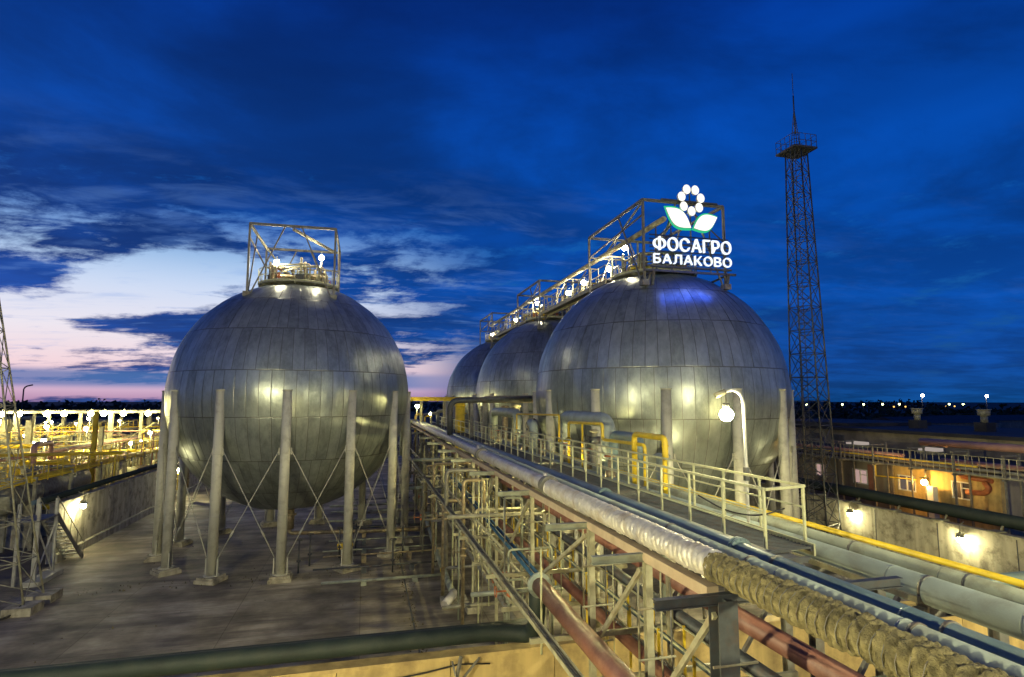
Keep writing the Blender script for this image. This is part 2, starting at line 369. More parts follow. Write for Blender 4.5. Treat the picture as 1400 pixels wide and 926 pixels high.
b = MB(); rg = random.Random(31)
for k in range(900):
    if k % 2: x = rg.uniform(-15,3.5); y = rg.choice([rg.gauss(36.5,.5), rg.gauss(51,.6), rg.gauss(18.2,.25), rg.uniform(19,56)])
    else: x = rg.gauss(2.4,.18); y = rg.uniform(18.5,60)
    s_ = rg.uniform(.02,.07); h = rg.uniform(.02,.12) if k % 3 else rg.uniform(.01,.04)
    a_ = rg.uniform(0,PI); dx, dy = s_*math.cos(a_), s_*math.sin(a_)
    b.add([(x-dx,y-dy,0),(x+dx,y+dy,0),(x+dy*.8,y-dx*.8,0),(x+rg.uniform(-.04,.04),y,h)], [(0,1,3),(1,2,3),(2,0,3)])
M['weed'] = surf('dry_weeds_and_grit', (.12,.10,.05), .95, var=.5, scale=3)
tag(b.build('weeds_and_grit', 'weed'), 'dry weeds and grit scattered along the slab joints', 'weeds', None, 'stuff')

# ------------------------------------------------------------------ bund walls
def wall(name, a, b, zt, label, axis, mat='concrete', t=.35):
    t_ = thing('retaining_wall', ((a[0]+b[0])/2, (a[1]+b[1])/2, 0), label, 'wall')
    mb = MB(); n = max(1, round((math.hypot(b[0]-a[0], b[1]-a[1]))/3.)) 
    for i in range(n):
        u0 = i/n; u1 = (i+1)/n
        if axis == 'x': mb.box((a[0]+(b[0]-a[0])*u0+.012, a[1]-t/2, 0), (a[0]+(b[0]-a[0])*u1-.012, a[1]+t/2, zt))
        else: mb.box((a[0]-t/2, a[1]+(b[1]-a[1])*u0+.012, 0), (a[0]+t/2, a[1]+(b[1]-a[1])*u1-.012, zt))
    mb.build('wall_panel', mat, t_)
    c = MB()
    if axis == 'x': c.box((a[0], a[1]-t/2-.06, zt), (b[0], a[1]+t/2+.06, zt+.1)); c.box((a[0], a[1]+t/2, 0), (b[0], a[1]+t/2+.3, .35)) 
    else:
        c.box((a[0]-t/2-.06, a[1], zt), (a[0]+t/2+.06, b[1], zt+.1))
        s_ = 1 if a[0] < 0 else -1
        x = a[0]+s_*(t/2); c.box((min(x, x+s_*.28), a[1], 0), (max(x, x+s_*.28), b[1], .5))
    c.build('wall_coping', mat, t_)
    return t_
wl = wall('w', (-18.9, 43.), (-18.9, 108.), 3.55, 'stained concrete wall at the left edge of the tank yard, lit by one lamp', 'y')
wr = wall('w', (33.05, 17.), (33.05, 108.), 3.0, 'streaked concrete wall with two bright lamps below the green pipe', 'y')
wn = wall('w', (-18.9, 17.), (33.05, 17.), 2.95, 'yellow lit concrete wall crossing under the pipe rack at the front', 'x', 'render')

cb = MB(); P = [(-18+k*.9, 16.72, 2.72+.08*math.sin(k*1.7)+.05*math.sin(k*.6)) for k in range(25)]
cb.path(P, .022, 6); tag(cb.build('wall_cable', 'black', None, (-6,16.7,2.7)), 'thin black cable sagging along the top of the near wall', 'cable')
b = MB().beam((2.55,16.5,2.3),(2.75,16.6,3.1),.08).beam((2.55,16.5,2.3),(3.3,16.75,2.95),.05).path([(2.5,16.6,3.),(2.6,16.45,2.6),(2.55,16.5,2.2)],.03,6)
tag(b.build('wall_bracket', 'steel_mid', None, (2.6,16.5,2.6)), 'small bent steel bracket under the dark pipe on the near wall', 'bracket')
for k in range(9):
    y = 19+k*4.3; t = MB().box((32.86,y,0.2),(32.875,y+.05,2.95)); tag(t.build('conduit', 'steel_dark', None, (32.87,y,0)), 'thin dark conduit running down the right wall', 'conduit', 'conduits on the right wall')
# ------------------------------------------------------------------ spherical tanks
def shell_mesh(seed):
    Rr = 8.; cz = 10.54
    lat = [-90, -70, -50, -30, -10, 10, 30, 50, 70, 90]
    vs = []; fs = []; uv = []; pan = []
    rg = random.Random(seed)
    for bi in range(9):
        l0, l1 = R(lat[bi]), R(lat[bi+1])
        p0 = (Rr*math.cos(l0), Rr*math.sin(l0)); p1 = (Rr*math.cos(l1), Rr*math.sin(l1))
        n = {0: 24, 8: 24, 1: 48, 7: 48}.get(bi, 72)
        nu, nv = 3, 7
        off = rg.random()*.5*2*PI/n
        for k in range(n):
            a0 = 2*PI*k/n+off; a1 = 2*PI*(k+1)/n+off; base = len(vs)
            tx = rg.uniform(-1, 1)*.006; ty = rg.uniform(-1, 1)*.012; pv = rg.random()
            for j in range(nv+1):
                t = j/nv; rr = p0[0]+(p1[0]-p0[0])*t; z = p0[1]+(p1[1]-p0[1])*t
                bul = math.sin(PI*t)*(.13 if bi not in (0, 8) else .0)
                for i in range(nu+1):
                    s = i/nu; a = a0+(a1-a0)*s
                    w = noise.noise(Vector((math.cos(a)*rr*.55+seed*7, math.sin(a)*rr*.55, z*.5)))*.05
                    w2 = noise.noise(Vector((math.cos(a)*rr*1.6+seed*3, math.sin(a)*rr*1.6, z*.9)))*.02
                    pil = math.sin(PI*s)*math.sin(PI*t)*.008
                    e = (s-.5)*tx*2+(t-.5)*ty*2
                    dv = (bul+w+w2+pil+e)
                    m_ = math.hypot(rr, z) or 1
                    vs.append((math.cos(a)*(rr+dv*rr/m_), math.sin(a)*(rr+dv*rr/m_), cz+z+dv*z/m_))
            for j in range(nv):
                for i in range(nu):
                    q = (base+j*(nu+1)+i, base+j*(nu+1)+i+1, base+(j+1)*(nu+1)+i+1, base+(j+1)*(nu+1)+i)
                    fs.append(q); pan.append(pv)
                    uv += [(i/nu, j/nv), ((i+1)/nu, j/nv), ((i+1)/nu, (j+1)/nv), (i/nu, (j+1)/nv)]
    me = bpy.data.meshes.new('shell'); me.from_pydata(vs, [], fs)
    me.polygons.foreach_set('use_smooth', [True]*len(fs))
    ul = me.uv_layers.new(name='UVMap'); ul.data.foreach_set('uv', [c for p in uv for c in p])
    at = me.attributes.new('panel', 'FLOAT', 'FACE'); at.data.foreach_set('value', pan)
    me.materials.append(M['clad']); return me
def steel_frame(t, x0, x1, y0, y1, zb, zt, mat='steel_mid', mats=None):
    """open frame standing on the crown of a tank; posts, top beams, V braces"""
    C = [(x0,y0),(x1,y0),(x1,y1),(x0,y1)]
    for i, (x, y) in enumerate(C):
        b = MB(); b.beam((x,y,zb), (x,y,zt), .13); b.box((x-.22,y-.22,zb-.02),(x+.22,y+.22,zb+.3)); b.build('frame_post', mat, t)
    for i in range(4):
        a = C[i]; c = C[(i+1)%4]; b = MB(); b.beam((*a, zt), (*c, zt), .14, .16); b.build('frame_beam', mat, t)
        mx, my = (a[0]+c[0])/2, (a[1]+c[1])/2; dx, dy = (c[0]-a[0]), (c[1]-a[1])
        for s in ((-1, 1) if i in (0, 2) else (1,)):
            top = (mx+s*dx*.1, my+s*dy*.1, zt-.08); bot = (mx+s*dx*.46, my+s*dy*.46, zb+.25)
            MB().beam(top, bot, .08).build('frame_brace', mat, t)
    # flat diagonals of the top and a mid level tie at the back
    MB().beam(((x0+x1)/2,y0,zt-.2), (x1-.4,y1-1.,zt-.2), .16).build('frame_brace', 'steel_pale', t)
    MB().beam((x0,y0,zt-.1), (x0+1.1,y1,zt-1.4), .09).build('frame_brace', 'steel_pale', t)
    MB().beam((x0,y1,zt-1.5), (x1,y1,zt-1.5), .1).beam((x0,y0,zt-.9), (x0,y1,zt-1.5), .08).build('frame_beam', mat, t)
def crown(t, cx, cy, rg, r=2.75):
    """round service deck with guard rail, valves and pipework on a tank's crown"""
    zd = 18.28
    d = MB(); n = 24
    ring = [(r*math.cos(2*PI*k/n), r*math.sin(2*PI*k/n)) for k in range(n)]
    vs = [(cx+x*q, cy+y*q, z) for q in (.38, 1.) for z in (zd, zd+.07) for x, y in ring]
    fs = []
    for k in range(n):
        k2 = (k+1) % n
        fs += [(k, k2, 2*n+k2, 2*n+k), (n+k, 3*n+k, 3*n+k2, n+k2), (2*n+k, 2*n+k2, 3*n+k2, 3*n+k), (k, n+k, n+k2, k2)]
    d.add(vs, fs)
    for k in range(12):
        a = 2*PI*k/12; d.beam((cx+r*.95*math.cos(a), cy+r*.95*math.sin(a), zd-.05), (cx+r*.3*math.cos(a), cy+r*.3*math.sin(a), zd-.05), .08, .09)
    d.build('service_deck', 'deck', t)
    s = MB()
    for k in range(8):
        a = 2*PI*k/8+.2; s.tube((cx+r*.8*math.cos(a), cy+r*.8*math.sin(a), 17.6), (cx+r*.8*math.cos(a), cy+r*.8*math.sin(a), zd), .05, 6)
    s.build('deck_support', 'steel_dark', t)
    g = MB()
    for k in range(n):
        x, y = ring[k]; x2, y2 = ring[(k+1)%n]
        g.tube((cx+x,cy+y,zd), (cx+x,cy+y,zd+1.12), .025, 5)
        for h in (.12, .6, 1.12): g.tube((cx+x,cy+y,zd+h), (cx+x2,cy+y2,zd+h), .022 if h > .2 else .05, 5)
    g.build('guard_rail', 'rail', t)
    # relief valves
    for k in range(13):
        a = rg.uniform(0, 2*PI); q = rg.uniform(.4, 2.3); x, y = cx+q*math.cos(a), cy+q*math.sin(a); h = rg.uniform(.8, 1.9)
        v = MB(); v.tube((x,y,18.3), (x,y,zd+h*.5), .13, 10).flange((x,y,zd+h*.5),(0,0,1),.2).tube((x,y,zd+h*.5),(x,y,zd+h),.08,8).flange((x,y,zd+h*.8),(0,0,1),.16,.12).ball((x,y,zd+h),.1,8,6)
        v.build('relief_valve', rg.choice(['bracket','steel_pale','bracket']), t)
    for k in range(9):
        a = rg.uniform(0, 2*PI); x, y = cx+1.9*math.cos(a), cy+1.9*math.sin(a); b = a+rg.uniform(1.2, 2.4); x2, y2 = cx+2.2*math.cos(b), cy+2.2*math.sin(b); h = rg.uniform(.5, 1.45)
        v = MB(); rr = rg.choice([.06,.09,.12]); v.path([(x,y,18.1),(x,y,zd+h),(x2,y2,zd+h),(x2,y2,18.0)], rr, 8, .25)
        v.build('vent_pipe', rg.choice(['steel_pale','yellow','steel_pale','bracket']), t)
    for k in range(4):
        a = rg.uniform(0, 2*PI); x, y = cx+2.3*math.cos(a), cy+2.3*math.sin(a)
        v = MB(); v.tube((x,y,zd),(x,y,zd+.7),.06,8).torus((x,y,zd+.75),(math.cos(a),math.sin(a),.2),.2,.02); v.flange((x,y,zd+.4),(0,0,1),.14,.1)
        v.build('hand_valve', 'rust', t)
    x, y = cx+rg.uniform(-.3,.4), cy-r*.9
    MB().box((x, y-.1, zd+.05), (x+.5, y+.2, zd+.5)).box((x-.03, y-.13, zd+.5), (x+.53, y+.23, zd+.54)).build('control_box', 'steel_dark', t)
    MB().tube((cx,cy,18.0),(cx,cy,18.95),1.0,20).flange((cx,cy,18.98),(0,0,1),1.12,.1,20).build('manway', 'bracket', t)

def make_tank(cx, cy, phase, seed, label, frame, rich=True):
    t = thing('spherical_tank', (cx, cy, 0), label, 'gas tank', 'four spherical storage tanks')
    ob = bpy.data.objects.new('shell', shell_mesh(seed)); col.objects.link(ob); ob.parent = t
    nl = 13; RL = 7.92; pts = [(cx+RL*math.cos(phase+2*PI*k/nl), cy+RL*math.sin(phase+2*PI*k/nl)) for k in range(nl)]
    for k, (x, y) in enumerate(pts):
        b = MB(); b.tube((x,y,.3), (x,y,10.72), .275, 18); b.tube((x,y,10.72),(x,y,10.78),.31,18)
        b.tube((x,y,.32),(x,y,.37),.42,16)
        for z in (3.6, 7.1): b.flange((x,y,z),(0,0,1),.287,.05,16)
        ang = phase+2*PI*k/nl; tx, ty = -math.sin(ang), math.cos(ang)
        for s in (-1, 1):
            b.beam((x+s*tx*.36, y+s*ty*.36, .3), (x+s*tx*.36, y+s*ty*.36, 1.25), .06, .2)
            b.beam((x+s*tx*.33, y+s*ty*.33, 7.0), (x+s*tx*.33, y+s*ty*.33, 7.4), .06, .16)
        lg = b.build('support_leg', 'leg', t)
        f = MB(); ca, sa = math.cos(ang), math.sin(ang); w = .62
        P = [(x+ca*u*w-sa*v*w, y+sa*u*w+ca*v*w) for u, v in ((-1,-1),(1,-1),(1,1),(-1,1))]
        P2 = [(x+(q[0]-x)*.86, y+(q[1]-y)*.86) for q in P]
        f.add([(*q, 0.) for q in P]+[(*q, .2) for q in P]+[(*q, .2) for q in P2]+[(*q, .32) for q in P2],
              [(0,1,5,4),(1,2,6,5),(2,3,7,6),(3,0,4,7),(4,5,6,7),(8,9,13,12),(9,10,14,13),(10,11,15,14),(11,8,12,15),(12,13,14,15)])
        f.build('footing', 'concrete', lg)
        x2, y2 = pts[(k+1)%nl]; ang2 = phase+2*PI*(k+1)/nl; tx2, ty2 = -math.sin(ang2), math.cos(ang2)
        A = (x+tx*.36, y+ty*.36); B = (x2-tx2*.36, y2-ty2*.36)
        for (za, zb_) in ((1.3, 7.2), (7.2, 1.3)):
            r = MB(); pa = Vector((*A, za)); pb = Vector((*B, zb_)); r.tube(pa, pb, .026, 6)
            tb = pa.lerp(pb, .22 if za < zb_ else .78); dd = (pb-pa).normalized(); r.tube(tb-dd*.18, tb+dd*.18, .06, 6)
            r.build('brace_rod', 'leg', t)
    # bottom nozzle and outlet pipework
    b = MB(); b.tube((cx,cy,1.2),(cx,cy,2.7),.3,14).flange((cx,cy,2.2),(0,0,1),.45,.12)
    b.path([(cx,cy,1.4),(cx,cy,.9),(cx+4.5,cy-.5,.9),(cx+9,cy-1.0,.9)], .14, 10, .3); b.build('outlet_pipe', 'bracket', t)
    steel_frame(t, *frame)
    crown(t, cx, cy, random.Random(seed+50))
    return t
TL = (-4.95, 43.97); T1 = (18.65, 34.6); T2 = (18.65, 56.1); T3 = (18.65, 77.6)
tank_l = make_tank(*TL, -.058, 1, 'big round metal clad tank standing alone at the left on tall legs', (-7.75, -2.3, 40.3, 46.9, 16.95, 21.85))
tank_1 = make_tank(*T1, .0-.075, 2, 'nearest round metal tank of the right row, carrying the glowing sign', (15.75, 21.2, 30.35, 38.9, 16.9, 22.1))
tank_2 = make_tank(*T2, .2, 3, 'middle round metal tank of the right row, half hidden by the one in front', (15.9, 21.3, 52.0, 60.2, 16.9, 21.6))
tank_3 = make_tank(*T3, .1, 4, 'farthest and smallest looking round metal tank of the right row', (15.9, 21.3, 73.4, 81.6, 16.9, 21.6))

# ------------------------------------------------------------------ lamps
def floodlight(loc, power, label, group, color='w', r=.16, rz=0., name='floodlight', cap=True, aim=None):
    """round lamp: a glowing globe under a cap on a short bracket"""
    t = thing(name, loc, label, 'lamp', group)
    x, y, z = loc
    c = {'w': WARM, 's': SOD, 'c': COOL, 'y': (1., .85, .34), 'b': (.95, .95, 1.)}[color]
    mname = 'lamp_%s_%d' % (color, int(power/(4*PI*PI*r*r)))
    MB().ball((x,y,z), r, 12, 8).build('globe', bulb_mat(mname, c, power/(4*PI*PI*r*r)), t)
    if cap:
        h = MB(); n = 12
        vs = [(x+q*math.cos(2*PI*k/n), y+q*math.sin(2*PI*k/n), z+zz) for q, zz in ((r*1.5, r*.75), (r*1.1, r*1.35), (r*.35, r*1.7)) for k in range(n)]
        fs = [(j*n+k, j*n+(k+1)%n, (j+1)*n+(k+1)%n, (j+1)*n+k) for j in range(2) for k in range(n)]+[tuple(2*n+k for k in range(n))]
        h.add(vs, fs).tube((x,y,z+r*1.6), (x,y,z+r*2.4), r*.25, 6); h.build('lamp_cap', 'steel_mid', t)
    return t

LW = 150
# on the tank crowns
for (x, y, z), lb, ps in [((-6.35,42.6,19.85), 'bright lamp at the left of the left tank crown railing', 1), ((-3.35,42.6,20.35), 'bright lamp at the right side of the left tank crown', 1)]:
    l = floodlight((x,y,z), LW*2.6, lb, 'lamps on the tank crowns', 'c', .18, cap=False)
    MB().tube((x,y,z+.35),(x,y+.25,z+.45),.03,6).tube((x,y+.25,18.6),(x,y+.25,z+.45),.03,6).build('lamp_post', 'steel_dark', l)
for i, ((x, y, z), lb) in enumerate([((17., 35.6, 20.6), 'lamp behind the sign frame on the nearest right tank'), ((17., 38.2, 19.7), 'lamp at the rear left foot of the sign frame'),
        ((17., 43.3, 19.7), 'lamp on the high bridge just past the nearest right tank'), ((17., 47., 19.5), 'lamp halfway along the high bridge between tanks'),
        ((17., 56.3, 20.1), 'lamp inside the steel frame on the middle right tank'), ((17., 65.3, 19.6), 'lamp on the high bridge past the middle right tank'), ((17., 78.4, 19.3), 'lamp on the crown of the farthest right tank')]):
    l = floodlight((x,y,z), LW*2.2, lb, 'lamps on the tank crowns', 'c', .2, cap=False)
    MB().tube((x,y,z+.4),(x+.3,y,z+.5),.03,6).tube((x+.3,y,18.6),(x+.3,y,z+.5),.03,6).build('lamp_post', 'steel_dark', l)

# high bridge along the right row
br = thing('high_footbridge', (16.8, 52, 18.6), 'narrow steel footbridge linking the crowns of the right hand tanks', 'footbridge')
MB().box((16.3,37.2,18.6),(17.3,53.6,18.68)).box((16.3,58.6,18.6),(17.3,75.0,18.68)).build('walkway_deck', 'steel_mid', br)
for x in (16.3, 17.3):
    b = MB()
    for (y0, y1) in ((37.2, 53.6), (58.6, 75.0)):
        n = 12
        for k in range(n+1):
            y = y0+(y1-y0)*k/n; b.tube((x,y,18.5),(x,y,19.75),.03,5)
        for h in (19.15, 19.75): b.tube((x,y0,h),(x,y1,h),.03,5)
        b.beam((x,y0,18.5),(x,y1,18.5),.08,.22)
    b.build('guard_rail', 'steel_pale', br)
p = thing('bridge_pipe', (16.65, 50, 20.5), 'long pale pipe running high over the crowns of the right row', 'pipe')
MB().path([(16.7,29.6,20.75),(16.7,78,20.5)], .17, 12).build('pipe_run', 'steel_pale', p)
b = MB()
for y in range(33, 78, 4): MB().beam((16.7,y,18.7),(16.7,y,20.35),.09).beam((16.1,y,20.3),(17.4,y,20.3),.08).build('pipe_support', 'steel_pale', p)
b = MB()
for y in range(42, 76, 5):
    if 51 < y < 59: continue
    MB().beam((16.7,y,20.35),(16.3,y+2.2,18.7),.07).build('support_brace', 'steel_pale', p)
for i, y in enumerate((40.8, 42.5, 44.4, 49.5, 62.5, 68.0)):
    v = thing('bridge_pipework', (17.6, y, 18.7), 'cluster of valves and bent pipes on the high bridge, %s from the sign' % ORD[i], 'pipework', 'pipework clusters on the high bridge')
    for q in range(3):
        h = rng.uniform(.6, 1.5); dx = rng.uniform(.3, .9)
        MB().path([(17.4,y+q*.4,18.4),(17.4,y+q*.4,18.7+h),(17.4+dx,y+q*.4,18.7+h),(17.4+dx,y+q*.4,18.2)], .07, 8, .15).build('bent_pipe', rng.choice(['steel_pale','yellow','bracket']), v)
    MB().tube((17.9,y+.6,18.6),(17.9,y+.6,19.5),.12,8).flange((17.9,y+.6,19.2),(0,0,1),.2,.08).torus((17.9,y+.6,19.65),(0,0,1),.2,.025).build('valve', 'bracket', v)

# ------------------------------------------------------------------ illuminated sign
M['sign_white'] = glow('white_letter_light', (.82, .90, 1.), 1.25)
M['sign_cream'] = glow('cream_petal_light', (1., .97, .88), 1.15)
M['sign_green'] = glow('green_leaf_edge_light', (.03, .55, .25), .9)
sg = thing('illuminated_sign', (18.7, 29.95, 17.9), 'glowing white letters under a white flower with two green edged leaves', 'sign')
SY = 29.95
def letter(ch, x0, x1, z0, z1):
    cu = bpy.data.curves.new('letter', 'FONT'); cu.body = ch; cu.size = 1; cu.offset = 0; cu.extrude = .0; cu.fill_mode = 'FRONT'
    o = bpy.data.objects.new('tmp', cu); col.objects.link(o)
    dg = bpy.context.evaluated_depsgraph_get(); dg.update()
    me = bpy.data.meshes.new_from_object(o.evaluated_get(dg))
    col.objects.unlink(o); bpy.data.objects.remove(o)
    return me
def sign_row(text, x0, x1, zl0, zl1, h):
    ms = []
    for ch in text:
        me = letter('О' if ch == 'Ф' else ch, 0, 0, 0, 0)
        if ch == 'Ф':
            x_ = [v.co.x for v in me.vertices]; y_ = [v.co.y for v in me.vertices]; cx_ = (min(x_)+max(x_))/2; cy_ = (min(y_)+max(y_))/2; hh_ = (max(y_)-min(y_))/2
            for v in me.vertices: v.co.x = cx_+(v.co.x-cx_)*1.22; v.co.y = cy_+(v.co.y-cy_)*.78
            vv = [tuple(v.co) for v in me.vertices]; ff = [tuple(p.vertices) for p in me.polygons]; n_ = len(vv); w_ = .052
            vv += [(cx_-w_,cy_-hh_,.03),(cx_+w_,cy_-hh_,.03),(cx_+w_,cy_+hh_,.03),(cx_-w_,cy_+hh_,.03)]; ff.append((n_,n_+1,n_+2,n_+3))
            me = bpy.data.meshes.new('letter'); me.from_pydata(vv, [], ff)
        xs = [v.co.x for v in me.vertices]; ys = [v.co.y for v in me.vertices]
        ms.append((me, min(xs), max(xs), min(ys), max(ys)))
    cap = ms[-1][4]-ms[-1][3]
    sc_ = h/cap; gap = .13
    tot = sum((b-a) for _, a, b, _, _ in ms)
    sx = ((x1-x0)-gap*(len(ms)-1))/tot
    x = x0
    for me, a, b, y0, y1 in ms:
        w = (b-a)*sx; base = (ms[-1][3])
        u = (x-x0)/(x1-x0); zb = zl0+(zl1-zl0)*u
        front = MB(); co_ = [(x+(v.co.x-a)*sx, SY-.12-v.co.z*.4, zb+(v.co.y-base)*sc_) for v in me.vertices]
        fs = [tuple(p.vertices) for p in me.polygons]
        front.add(co_, fs)
        side = MB(); ec = {}
        for p in me.polygons:
            vv = list(p.vertices)
            for i in range(len(vv)):
                e = (vv[i], vv[(i+1)%len(vv)]); k = tuple(sorted(e)); ec.setdefault(k, []).append(e)
        for k, l in ec.items():
            if len(l) == 1:
                a_, b_ = l[0]; A = co_[a_]; B = co_[b_]
                side.add([A, B, (B[0], SY, B[2]), (A[0], SY, A[2])], [(0,1,2,3)])
        side.add([(q[0], SY, q[2]) for q in co_], fs)
        for q, dx in ((1, .028), (2, -.028), (3, .014)):
            front.add([(c[0]+dx*(1. if h > .7 else .8)*1.35, c[1]+.0025*q, c[2]+(.02 if q == 1 else (-.02 if q == 2 else 0))) for c in co_], fs)
        f = front.build('letter', 'sign_white', sg); side.build('letter_can', 'white', f)
        x += w+gap
sign_row('ФОСАГРО', 16.1, 21.3, 18.93, 18.93, .82)
sign_row('БАЛАКОВО', 16.1, 21.3, 18.14, 18.14, .58)
# flower: seven discs and two leaves
def plate(pts, name, mat, y, t, parent, edge=None):
    n = len(pts); b = MB(); b.add([(x, y, z) for x, z in pts], [tuple(range(n))])
    o = b.build(name, mat, parent)
    s = MB(); s.add([(x, y+.004, z) for x, z in pts]+[(x, y+t, z) for x, z in pts], [(i, (i+1)%n, n+(i+1)%n, n+i) for i in range(n)]+[tuple(n+i for i in range(n))])
    s.build(name+'_can', edge or 'white', o); return o
fc = (18.72, 22.17)
for k in range(7):
    a = -PI/2+2*PI*k/7; x = fc[0]+.66*math.cos(a); z = fc[1]+.70*math.sin(a)
    plate([(x+.255*math.cos(-q*2*PI/28), z+.29*math.sin(-q*2*PI/28)) for q in range(28)], 'petal', 'sign_cream', SY-.1, .12, sg)
def leaf(ax, az, bx, bz, bulge):
    P = []; n = 14
    for i in range(n+1):
        t = i/n; P.append((ax+(bx-ax)*t+bulge*(bz-az)*math.sin(PI*t)*.9*(1-.15*math.cos(PI*t)), az+(bz-az)*t-bulge*(bx-ax)*math.sin(PI*t)))
    for i in range(1, n):
        t = 1-i/n; P.append((ax+(bx-ax)*t-bulge*(bz-az)*math.sin(PI*t)*.9, az+(bz-az)*t+bulge*(bx-ax)*math.sin(PI*t)))
    return P
def leafs(a, b, bulge):
    ra = leaf(*a, *b, bulge); cx = sum(p[0] for p in ra)/len(ra); cz = sum(p[1] for p in ra)/len(ra)
    o = plate(ra, 'leaf', 'sign_cream', SY-.14, .08, sg)
    big = [(cx+(x-cx)*1.09, cz+(z-cz)*1.22) for x, z in ra]
    plate(big, 'leaf_edge', 'sign_green', SY-.05, .05, o, 'sign_green')
leafs((16.98, 21.53), (18.62, 20.42), .26)
leafs((20.42, 21.2), (18.80, 20.42), -.27)
b = MB()
b.beam((15.7,SY+.08,18.02),(21.4,SY+.08,18.02),.1).beam((15.6,SY+.1,17.75),(21.7,SY+.1,17.75),.14,.12)
for z in (18.5, 19.35): b.beam((16.,SY+.06,z),(21.35,SY+.06,z),.05)
for x in (16.4, 17.4, 18.72, 20.0, 21.0): b.beam((x,SY+.1,17.7),(x,SY+.1,20.4 if x != 18.72 else 22.9),.06)
b.beam((18.72,SY+.1,21.6),(16.4,SY+.1,19.7),.06).beam((18.72,SY+.1,21.6),(21.,SY+.1,19.7),.06).beam((16.8,SY+.1,22.1),(20.6,SY+.1,22.1),.1,.12)
b.build('sign_frame', 'steel_dark', sg)
b = MB()
for k in range(9): b.box((16.0,SY+.13,17.95+k*.24),(21.3,SY+.16,18.03+k*.24))
b.build('sign_backing', surf('deep_blue_panel', (.01,.03,.14), .5), sg)  # slats added in deep blue for the blue halo behind the letters
b = MB()
for x in (16.2, 21.2): b.beam((x,SY+.1,17.7),(x,30.3,16.9),.14); b.beam((x,SY+.1,17.75),(x,32.0,17.6),.1)
b.build('sign_bracket', 'steel_dark', sg)
li = bpy.data.lights.new('sign_underlight', 'AREA'); li.shape = 'RECTANGLE'; li.size = 4.6; li.size_y = 1.2; li.energy = 60; li.color = (.01, .09, 1.)
lo = bpy.data.objects.new('sign_underlight', li); col.objects.link(lo); lo.parent = sg; lo.location = (0, -.8, .6); lo.rotation_euler = (R(-25), 0, 0)

# ------------------------------------------------------------------ masts
def lattice(t, cx, cy, hb, ht, z0, z1, n, rot, mat, r=.06, rb=.03, ys=1.):
    def corner(k, z):
        u = (z-z0)/(z1-z0); h = hb+(ht-hb)*u; a = rot+PI/4+k*PI/2
        return Vector((cx+h*1.414*math.cos(a), cy+h*1.414*math.sin(a)*ys, z))
    zs = [z0+(z1-z0)*(1-(1-i/n)**1.0) for i in range(n+1)]
    for k in range(4): MB().tube(corner(k, z0), corner(k, z1), r, 6).build('tower_leg', mat, t)
    b = MB()
    for i in range(n):
        for k in range(4):
            a0 = corner(k, zs[i]); a1 = corner((k+1)%4, zs[i]); b0 = corner(k, zs[i+1]); b1 = corner((k+1)%4, zs[i+1])
            b.tube(a0, b1, rb, 4, cap=False); b.tube(a1, b0, rb, 4, cap=False); b.tube(b0, b1, rb, 4, cap=False)
    b.build('lattice_bracing', mat, t)
    return corner
mt = thing('lightning_mast', (30.6, 34.7, 0), 'tall lattice mast with a small platform and spire right of the tanks', 'mast')
lattice(mt, 30.7, 34.7, 1.15, .55, 0, 28.6, 17, .45, 'steel_dark', .055, .028)
b = MB(); cx, cy = 30.7, 34.7
b.box((cx-1.,cy-1.,28.55),(cx+1.,cy+1.,28.68))
for k in range(8):
    a = k*PI/4; b.beam((cx,cy,28.1),(cx+1.*math.cos(a),cy+1.*math.sin(a),28.5),.06)
b.build('platform', 'steel_dark', mt)
b = MB()
for i in range(5):
    for (x, y) in ((-.96+i*.48,-.96),(-.96+i*.48,.96),(-.96,-.96+i*.48),(.96,-.96+i*.48)): b.tube((cx+x,cy+y,28.6),(cx+x,cy+y,29.6),.022,5)
for z in (29.1, 29.6):
    b.path([(cx-.96,cy-.96,z),(cx+.96,cy-.96,z),(cx+.96,cy+.96,z),(cx-.96,cy+.96,z),(cx-.96,cy-.96,z)], .022, 5)
b.build('guard_rail', 'steel_dark', mt)
b = MB()
for k in range(3):
    a = k*2*PI/3; b.tube((cx+.4*math.cos(a),cy+.4*math.sin(a),28.6),(cx,cy,32.),.03,5)
b.tube((cx,cy,30.),(cx,cy,33.),.05,6).tube((cx,cy,33.),(cx,cy,34.8),.025,5)
for z in (29.3, 30., 30.8): b.torus((cx,cy,z),(0,0,1),.4*(1-(z-28.6)/3.4),.02,6,4)
b.build('spire', 'steel_dark', mt)
b = MB(); lx, ly = 29.85, 34.1
for s in (-.2, .2): b.tube((lx+s,ly,0),(lx+s,ly,28.5),.025,5)
for k in range(90): b.tube((lx-.2,ly,.3+k*.31),(lx+.2,ly,.3+k*.31),.014,4,cap=False)
for k in range(30): b.torus((lx,ly-.3,2.5+k*.87),(0,0,1),.36,.018,8,4)
b.build('caged_ladder', 'steel_dark', mt)
for x, y in ((29.3,33.6),(32.1,33.6),(29.3,35.9),(32.1,35.9)): MB().box((x-.5,y-.5,0),(x+.5,y+.5,.4)).build('footing', 'concrete', mt)

